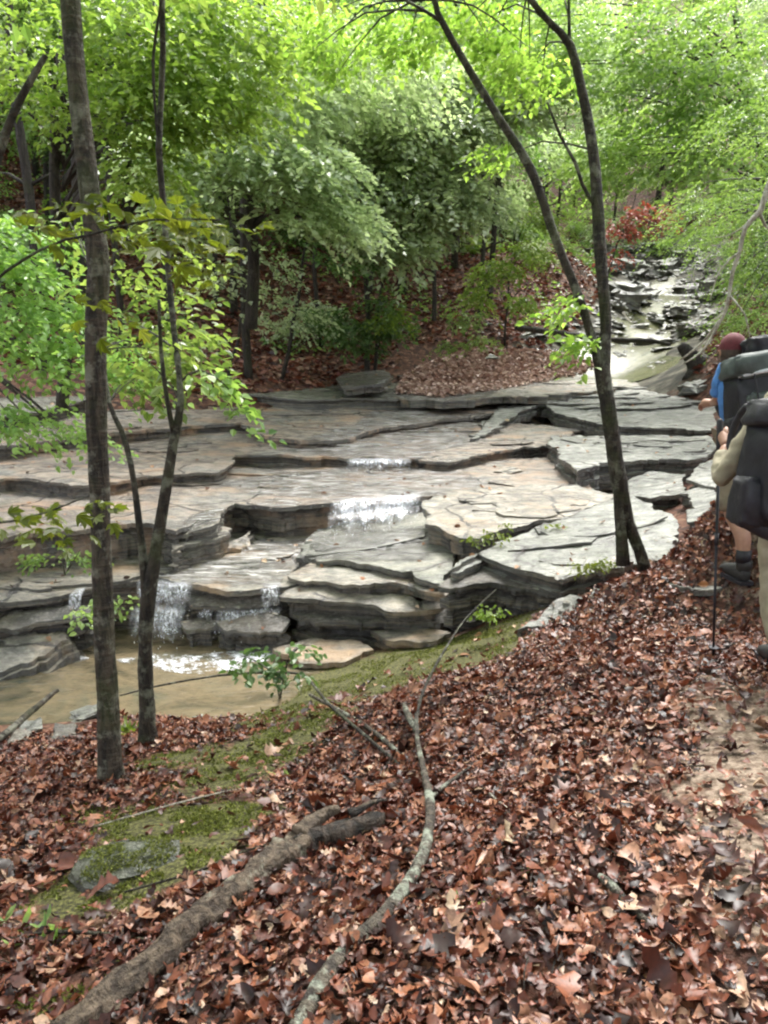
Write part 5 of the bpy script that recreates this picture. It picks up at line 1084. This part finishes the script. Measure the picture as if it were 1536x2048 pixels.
def hand(wrist, d, up, side, curl, parent, name='hand'):
    """palm with four fingers and a thumb; d: pointing direction, up: back of hand, side: towards thumb"""
    d = Vector(d).normalized(); up = Vector(up).normalized(); side = Vector(side).normalized(); w_ = Vector(wrist)
    V_ = [w_, w_ + d * .045, w_ + d * .085]; E_ = [(0, 1), (1, 2)]; R_ = [.022, (.030, .020), (.034, .016)]
    o = []
    mb = MB()
    mb.tube([w_ - d*.01, w_ + d*.03, w_ + d*.06, w_ + d*.09], [.024, .030, .034, .030], 12, 0, step=.015)
    for k in range(4):
        b0 = w_ + d * .08 + side * (.027 - k * .018); L = (.034, .038, .036, .028)[k]; a = 0; p = b0; pts = [p - d*.02, p]; rd = [.009, .0095]
        for j in range(3):
            a += curl * (.9 if j else .6) + k * .05; dirn = (d * math.cos(a) - up * math.sin(a)).normalized(); p = p + dirn * L * (1 - .22*j); pts.append(p); rd.append(.0088 - j*.0012)
        mb.tube(pts, rd, 8, 0, step=.01)
    b0 = w_ + d * .025 + side * .025; pts = [b0 - side*.01, b0 + side*.022 + d*.022, b0 + side*.024 + d*.05 - up*.018, b0 + side*.012 + d*.068 - up*.034]
    mb.tube(pts, [.013, .012, .0105, .008], 8, 0, step=.01)
    return lmesh(name, mb, skin_m, parent, sub=1)

def boot(parent, p, yaw=0, s=1.0):
    mb = MB(); r = Matrix.Rotation(yaw, 3, 'Z')
    prof = [(-.10, .045, .035, .05), (-.07, .06, .04, .065), (0, .05, .04, .06), (.08, .042, .045, .05), (.14, .034, .047, .036), (.18, .028, .035, .026)]
    rings = []
    for y, zc_, wx, hz_ in prof:
        rings.append([(Vector(p) + r @ Vector((wx * math.cos(a), y, max(.0, zc_ + hz_ * math.sin(a))))) for a in [2*math.pi*k/12 for k in range(12)]])
    b = len(mb.v)
    for rg_ in rings: mb.v += rg_
    for i in range(len(rings)-1):
        for j in range(12): mb.f.append((b+i*12+j, b+i*12+(j+1)%12, b+(i+1)*12+(j+1)%12, b+(i+1)*12+j))
    mb.f.append(tuple(b+j for j in range(12))); mb.f.append(tuple(b+(len(rings)-1)*12+j for j in range(12)))
    mb.tube([Vector(p) + r @ Vector((0, -.05, .06)), Vector(p) + r @ Vector((0, -.055, .12)), Vector(p) + r @ Vector((0, -.055, .155))], [.052, .05, .055], 12, .05)
    o = lmesh('boot', mb, M['boot'], parent, sub=1)
    s_ = MB(); 
    pl = [(-.045,-.11),(.045,-.11),(.05,0),(.052,.1),(.03,.19),(-.03,.19),(-.052,.1),(-.05,0)]
    b = 0; s_.v = [Vector(p) + r @ Vector((x, y, z)) for z in (-.012, .012) for x, y in pl]; n = 8
    s_.f = [tuple(range(n))[::-1], tuple(range(n, 2*n))] + [(i, (i+1)%n, n+(i+1)%n, n+i) for i in range(n)]
    s_ = s_.build('sole', M['pack_black'], None, False); s_.parent = o
    return o

def head(parent, c, cap=True):
    c = Vector(c); mb = MB(); nu, nv = 24, 18; b = 0
    for i in range(nv + 1):
        th = math.pi * i / nv
        for j in range(nu):
            ph = 2*math.pi*j/nu; x, y, z = math.sin(th)*math.cos(ph)*.076, math.sin(th)*math.sin(ph)*.098, math.cos(th)*.118
            if z < 0: x *= 1 + z * 2.2; y = y * (1 + z*1.2) + (.012 if y > 0 else .0)
            if y > .05 and abs(x) < .016 and -.035 < z < .02: y += .018 * (1 - (z + .01) / .04 if z > -.01 else 1)   # nose
            if y > .05 and abs(abs(x) - .032) < .016 and abs(z - .012) < .016: y -= .008                                  # eye sockets
            mb.v.append(c + Vector((x, y, z)))
    for i in range(nv):
        for j in range(nu): mb.f.append((i*nu+j, (i+1)*nu+j, (i+1)*nu+(j+1)%nu, i*nu+(j+1)%nu))
    for sx in (-1, 1): mb.blob(c + Vector((sx*.078, -.005, -.005)), (.01, .02, .032), 1, .1, 8, 6)
    return mb

def hiker_far():
    foot = drop(P(1478, 1182, z=-.05).x, P(1478, 1182, z=-.05).y)
    bx, by = P(1478, 1182, z=-.05).x, P(1478, 1182, z=-.05).y
    root = empty('person', (bx, by, 0)); tag(root, 'person in a red cap and blue shirt walking ahead with a big backpack', 'person')
    z0 = foot
    # local coords: x right, y forward; origin between body at ground level 0 -> use z absolute
    lf = Vector((-.02, .0, z0 + .02)); rf = Vector((.2, .5, drop(bx + .2, by + .5) + .02))
    hipL, hipR = Vector((-.02, .24, .86)), Vector((.18, .24, .86)); kneeL, kneeR = Vector((-.05, .12, .46)), Vector((.19, .50, .46))
    hd = P(1464, 702, y=by + .47) - Vector((bx, by, 0)); neck = hd - Vector((-.01, .05, .16))
    shL, shR = P(1444, 742, y=by + .38) - Vector((bx, by, 0)), Vector((.16, .40, 1.27)); elL = P(1436, 800, y=by + .40) - Vector((bx, by, 0)); haL = P(1424, 806, y=by + .62) - Vector((bx, by, 0)); elR = Vector((.28, .44, 1.02)); haR = Vector((.26, .66, 1.08))
    V_ = [Vector((.08, .25, .92)), Vector((.05, .29, 1.08)), Vector((-.04, .36, 1.22)), neck, hd - Vector((0, .01, .08)),
          hipL, kneeL, lf + Vector((0, -.02, .30)), lf + Vector((0, -.05, .1)), hipR, kneeR, rf + Vector((0, -.02, .30)), rf + Vector((0, -.05, .1)),
          shL, elL, haL, shR, elR, haR]
    E_ = [(0,1),(1,2),(2,3),(3,4),(0,5),(5,6),(6,7),(7,8),(0,9),(9,10),(10,11),(11,12),(2,13),(13,14),(14,15),(2,16),(16,17),(17,18)]
    R_ = [.13,.125,.13,.05,.05,.085,.06,.055,.035,.085,.06,.055,.035,.055,.038,.026,.055,.038,.026]
    skin('body', V_, E_, R_, skin_m, root)
    skin('shirt', [V_[0] + Vector((0, 0, .02)), V_[1], V_[2], neck - Vector((0, 0, .03)), shL, shL.lerp(elL, .55), shL.lerp(elL, .98), shR, shR.lerp(elR, .55), shR.lerp(elR, .98)],
         [(0,1),(1,2),(2,3),(2,4),(4,5),(5,6),(2,7),(7,8),(8,9)], [.15,.145,.15,.065,.088,.066,.06,.088,.066,.06], M['blue'], root)
    skin('shorts', [Vector((.08, .25, .90)), hipL, hipL.lerp(kneeL, .55), kneeL + Vector((0, .0, -.02)), hipR, hipR.lerp(kneeR, .55), kneeR + Vector((0, 0, -.01))], [(0,1),(1,2),(2,3),(0,4),(4,5),(5,6)], [.15,.115,.10,.098,.115,.10,.098], M['khaki_dark'], root)
    boot(root, lf, .15); boot(root, rf, -.1)
    for f_ in (lf, rf):
        mb = MB(); mb.tube([f_ + Vector((0, -.053, .13)), f_ + Vector((0, -.05, .21))], [.048, .047], 12, .03); lmesh('sock', mb, M['pack_black'], root)
    h = head(root, hd); hb = lmesh('head', h, skin_m, root, sub=1)
    mb = MB(); mb.blob(hd + Vector((0, -.02, -.01)), (.084, .095, .11), 1, .08); lmesh('hair', mb, M['hair'], root)
    mb = MB(); nu = 20
    for i in range(7):
        th = math.pi/2 * i / 6
        for j in range(nu): a = 2*math.pi*j/nu; mb.v.append(hd + Vector((math.sin(th)*math.cos(a)*.088, math.sin(th)*math.sin(a)*.105 - .01, .01 + math.cos(th)*.112)))
    for i in range(6):
        for j in range(nu): mb.f.append((i*nu+j, (i+1)*nu+j, (i+1)*nu+(j+1)%nu, i*nu+(j+1)%nu))
    cp_ = lmesh('cap', mb, M['cap'], root)
    mb = MB(); mb.blob(hd + Vector((0, .13, .03)), (.07, .07, .008), 1, 0); o = mb.build('brim', M['cap'], None); o.parent = cp_
    hand(haL, (-.25, .95, -.1), (-.3, .1, .9), (1, .2, .2), .5, root); hand(haR, (0, 1, -.1), (.3, .1, .9), (-1, .2, .2), .6, root)
    # pack behind the back: local y negative side
    return root, (bx, by)
def pack(label, loc, rot, w_, d_, h_, grey_top):
    root = empty('backpack', loc); tag(root, label, 'backpack'); root.rotation_euler = rot
    def rbox(c, s, amp, seed, nm, mat):
        mb = MB(); mb.blob(c, s, seed, amp, 28, 18, .45); return lmesh(nm, mb, mat, root)
    rbox((0, 0, h_*.42), (w_*.5, d_*.5, h_*.42), .18, 3, 'main_bag', M['pack_black'])
    rbox((0, 0, h_*.90), (w_*.52, d_*.52, h_*.13), .25, 5, 'top_lid', M['pack_grey'] if grey_top else M['pack_black'])
    rbox((0, -d_*.42, h_*.36), (w_*.36, d_*.2, h_*.26), .2, 7, 'front_pocket', M['pack_grey'] if grey_top else M['pack_black'])
    for sx in (-1, 1):
        rbox((sx*w_*.46, 0, h_*.2), (w_*.13, d_*.3, h_*.2), .2, 9, 'side_pocket', M['pack_black'])
        mb = MB(); mb.tube([Vector((sx*w_*.25, d_*.45, h_*.85)), Vector((sx*w_*.3, d_*.95, h_*.95)), Vector((sx*w_*.34, d_*1.25, h_*.6)), Vector((sx*w_*.32, d_*.5, h_*.2))], [.018]*4, 8, 0, step=.05); lmesh('shoulder_strap', mb, M['pack_black'], root)
        mb = MB(); mb.tube([Vector((sx*w_*.2, -d_*.1, h_*1.02)), Vector((sx*w_*.22, -d_*.52, h_*.8)), Vector((sx*w_*.22, -d_*.66, h_*.3))], [.006]*3, 6, 0, step=.05); lmesh('strap', mb, M['pack_black'], root)
    mb = MB(); mb.tube([Vector((-w_*.45, d_*.0, h_*.06)), Vector((0, -d_*.1, -.02)), Vector((w_*.45, 0, h_*.06))], [.05, .07, .05], 14, .15, step=.05); lmesh('bottom_roll', mb, M['pack_black'], root)
    mb = MB(); mb.tube([Vector((-w_*.42, -d_*.35, h_*.80)), Vector((0, -d_*.6, h_*.82)), Vector((w_*.42, -d_*.35, h_*.80))], [.010, .013, .010], 8, .3, step=.04); lmesh('rolled_foil_mat', mb, M['silver'], root)
    if grey_top: rbox((w_*.22, d_*.1, h_*1.10), (w_*.34, d_*.38, h_*.10), .35, 12, 'rolled_jacket', M['pack_black'])
    return root
hf, (bx, by) = hiker_far()
pack('tall backpack with a grey-green lid and black body on the red-capped person', (bx + .12, by + .10, .86), (-.18, -.12, 0), .40, .28, .62, True)

def hiker_near():
    b0 = P(1560, 1345, z=0.0); bx, by = b0.x, b0.y; root = empty('person', (bx, by, 0)); tag(root, 'person in khaki long sleeves and trousers holding a walking pole', 'person')
    gz = drop(bx, by)
    lf = Vector((0, 0, gz + .02)); rf = Vector((.22, .35, gz + .03)); hipL, hipR = Vector((-.0, .18, .88)), Vector((.2, .18, .88)); kneeL, kneeR = Vector((-.005, .12, .48)), Vector((.22, .36, .48))
    shL, shR = Vector((-.02, .24, 1.33)), Vector((.31, .24, 1.33)); el = P(1437, 962, y=by + .30); wr = P(1452, 890, y=by + .46); elL = Vector((el.x - bx, el.y - by, el.z)); haL = Vector((wr.x - bx, wr.y - by, wr.z))
    elR = Vector((.42, .26, 1.03)); haR = Vector((.38, .5, 1.1)); neck = Vector((.1, .26, 1.42)); hd = Vector((.1, .3, 1.58))
    V_ = [Vector((.1, .18, .95)), Vector((.1, .2, 1.12)), Vector((.1, .23, 1.28)), neck, hd - Vector((0, .01, .08)), hipL, kneeL, lf + Vector((0, -.02, .3)), lf + Vector((0, -.05, .1)), hipR, kneeR, rf + Vector((0, -.02, .3)), rf + Vector((0, -.05, .1)), shL, elL, haL, shR, elR, haR]
    E_ = [(0,1),(1,2),(2,3),(3,4),(0,5),(5,6),(6,7),(7,8),(0,9),(9,10),(10,11),(11,12),(2,13),(13,14),(14,15),(2,16),(16,17),(17,18)]
    R_ = [.13,.125,.135,.05,.05,.085,.058,.05,.035,.085,.058,.05,.035,.055,.04,.027,.055,.04,.027]
    skin('body', V_, E_, R_, skin_m, root)
    skin('shirt', [V_[0], V_[1], V_[2], neck - Vector((0, 0, .03)), shL, shL.lerp(elL, .5), elL, elL.lerp(haL, .5), elL.lerp(haL, .86), shR, shR.lerp(elR, .5), elR, elR.lerp(haR, .5), elR.lerp(haR, .86)],
         [(0,1),(1,2),(2,3),(2,4),(4,5),(5,6),(6,7),(7,8),(2,9),(9,10),(10,11),(11,12),(12,13)], [.15,.145,.155,.065,.08,.06,.052,.052,.042,.08,.07,.064,.056,.045], M['khaki'], root)
    skin('trousers', [Vector((.1, .18, .93)), hipL, hipL.lerp(kneeL, .5), kneeL, kneeL.lerp(lf, .5), lf + Vector((0, -.045, .11)), hipR, hipR.lerp(kneeR, .5), kneeR, kneeR.lerp(rf, .5), rf + Vector((0, -.045, .11))],
         [(0,1),(1,2),(2,3),(3,4),(4,5),(0,6),(6,7),(7,8),(8,9),(9,10)], [.15,.12,.105,.092,.088,.078,.12,.105,.09,.086,.08], M['khaki'], root)
    boot(root, lf, .05); boot(root, rf, -.1); lmesh('head', head(root, hd), skin_m, root, sub=1)
    mb = MB(); mb.blob(hd + Vector((0, -.02, .015)), (.086, .1, .112), 1, .08); lmesh('hair', mb, M['hair'], root)
    fwd = (haL - elL).normalized(); hand(haL, fwd + Vector((-.2, .2, -.1)), (-.5, -.6, .5), (.2, .3, .9), 1.15, root)
    hand(haR, (0, 1, .1), (.5, -.3, .8), (-.8, .2, .5), 1.0, root)
    hw = root.location + haL + (fwd + Vector((-.2, .2, -.1))).normalized() * .085
    tip = P(1426, 1322, z=drop(P(1426, 1322, z=-.05).x, P(1426, 1322, z=-.05).y))
    pr = empty('walking_pole', tip); tag(pr, 'thin black trekking pole planted upright in the near hiker\'s left hand', 'walking pole')
    ax = (hw - tip).normalized(); hand_p = hw + Vector((-.022, .0, -.0))
    top = tip + (hand_p - tip) * 1.06
    mb = MB(); mb.tube([tip, tip.lerp(top, .3), tip.lerp(top, .88)], [.0055, .0075, .0085], 8); mb.build('shaft', M['pole'], pr)
    mb = MB(); mb.tube([tip.lerp(top, .84), tip.lerp(top, .9), top, top + ax * .012], [.013, .015, .016, .010], 10, .05); mb.build('grip', M['pack_black'], pr)
    mb = MB(); mb.blob(tip + ax * .07, (.028, .028, .005), 1, 0, 14, 6); mb.build('basket', M['pack_black'], pr)
    mb = MB(); mb.tube([tip.lerp(top, .48), tip.lerp(top, .53)], [.011, .011], 10); mb.build('lock_collar', M['pack_black'], pr)
    return root, bx, by
hn, nbx, nby = hiker_near()
pack('large black backpack with a silver roll on the person at the right edge', (nbx - .03, nby + .02, .72), (-.08, .06, 0), .46, .30, .58, False)
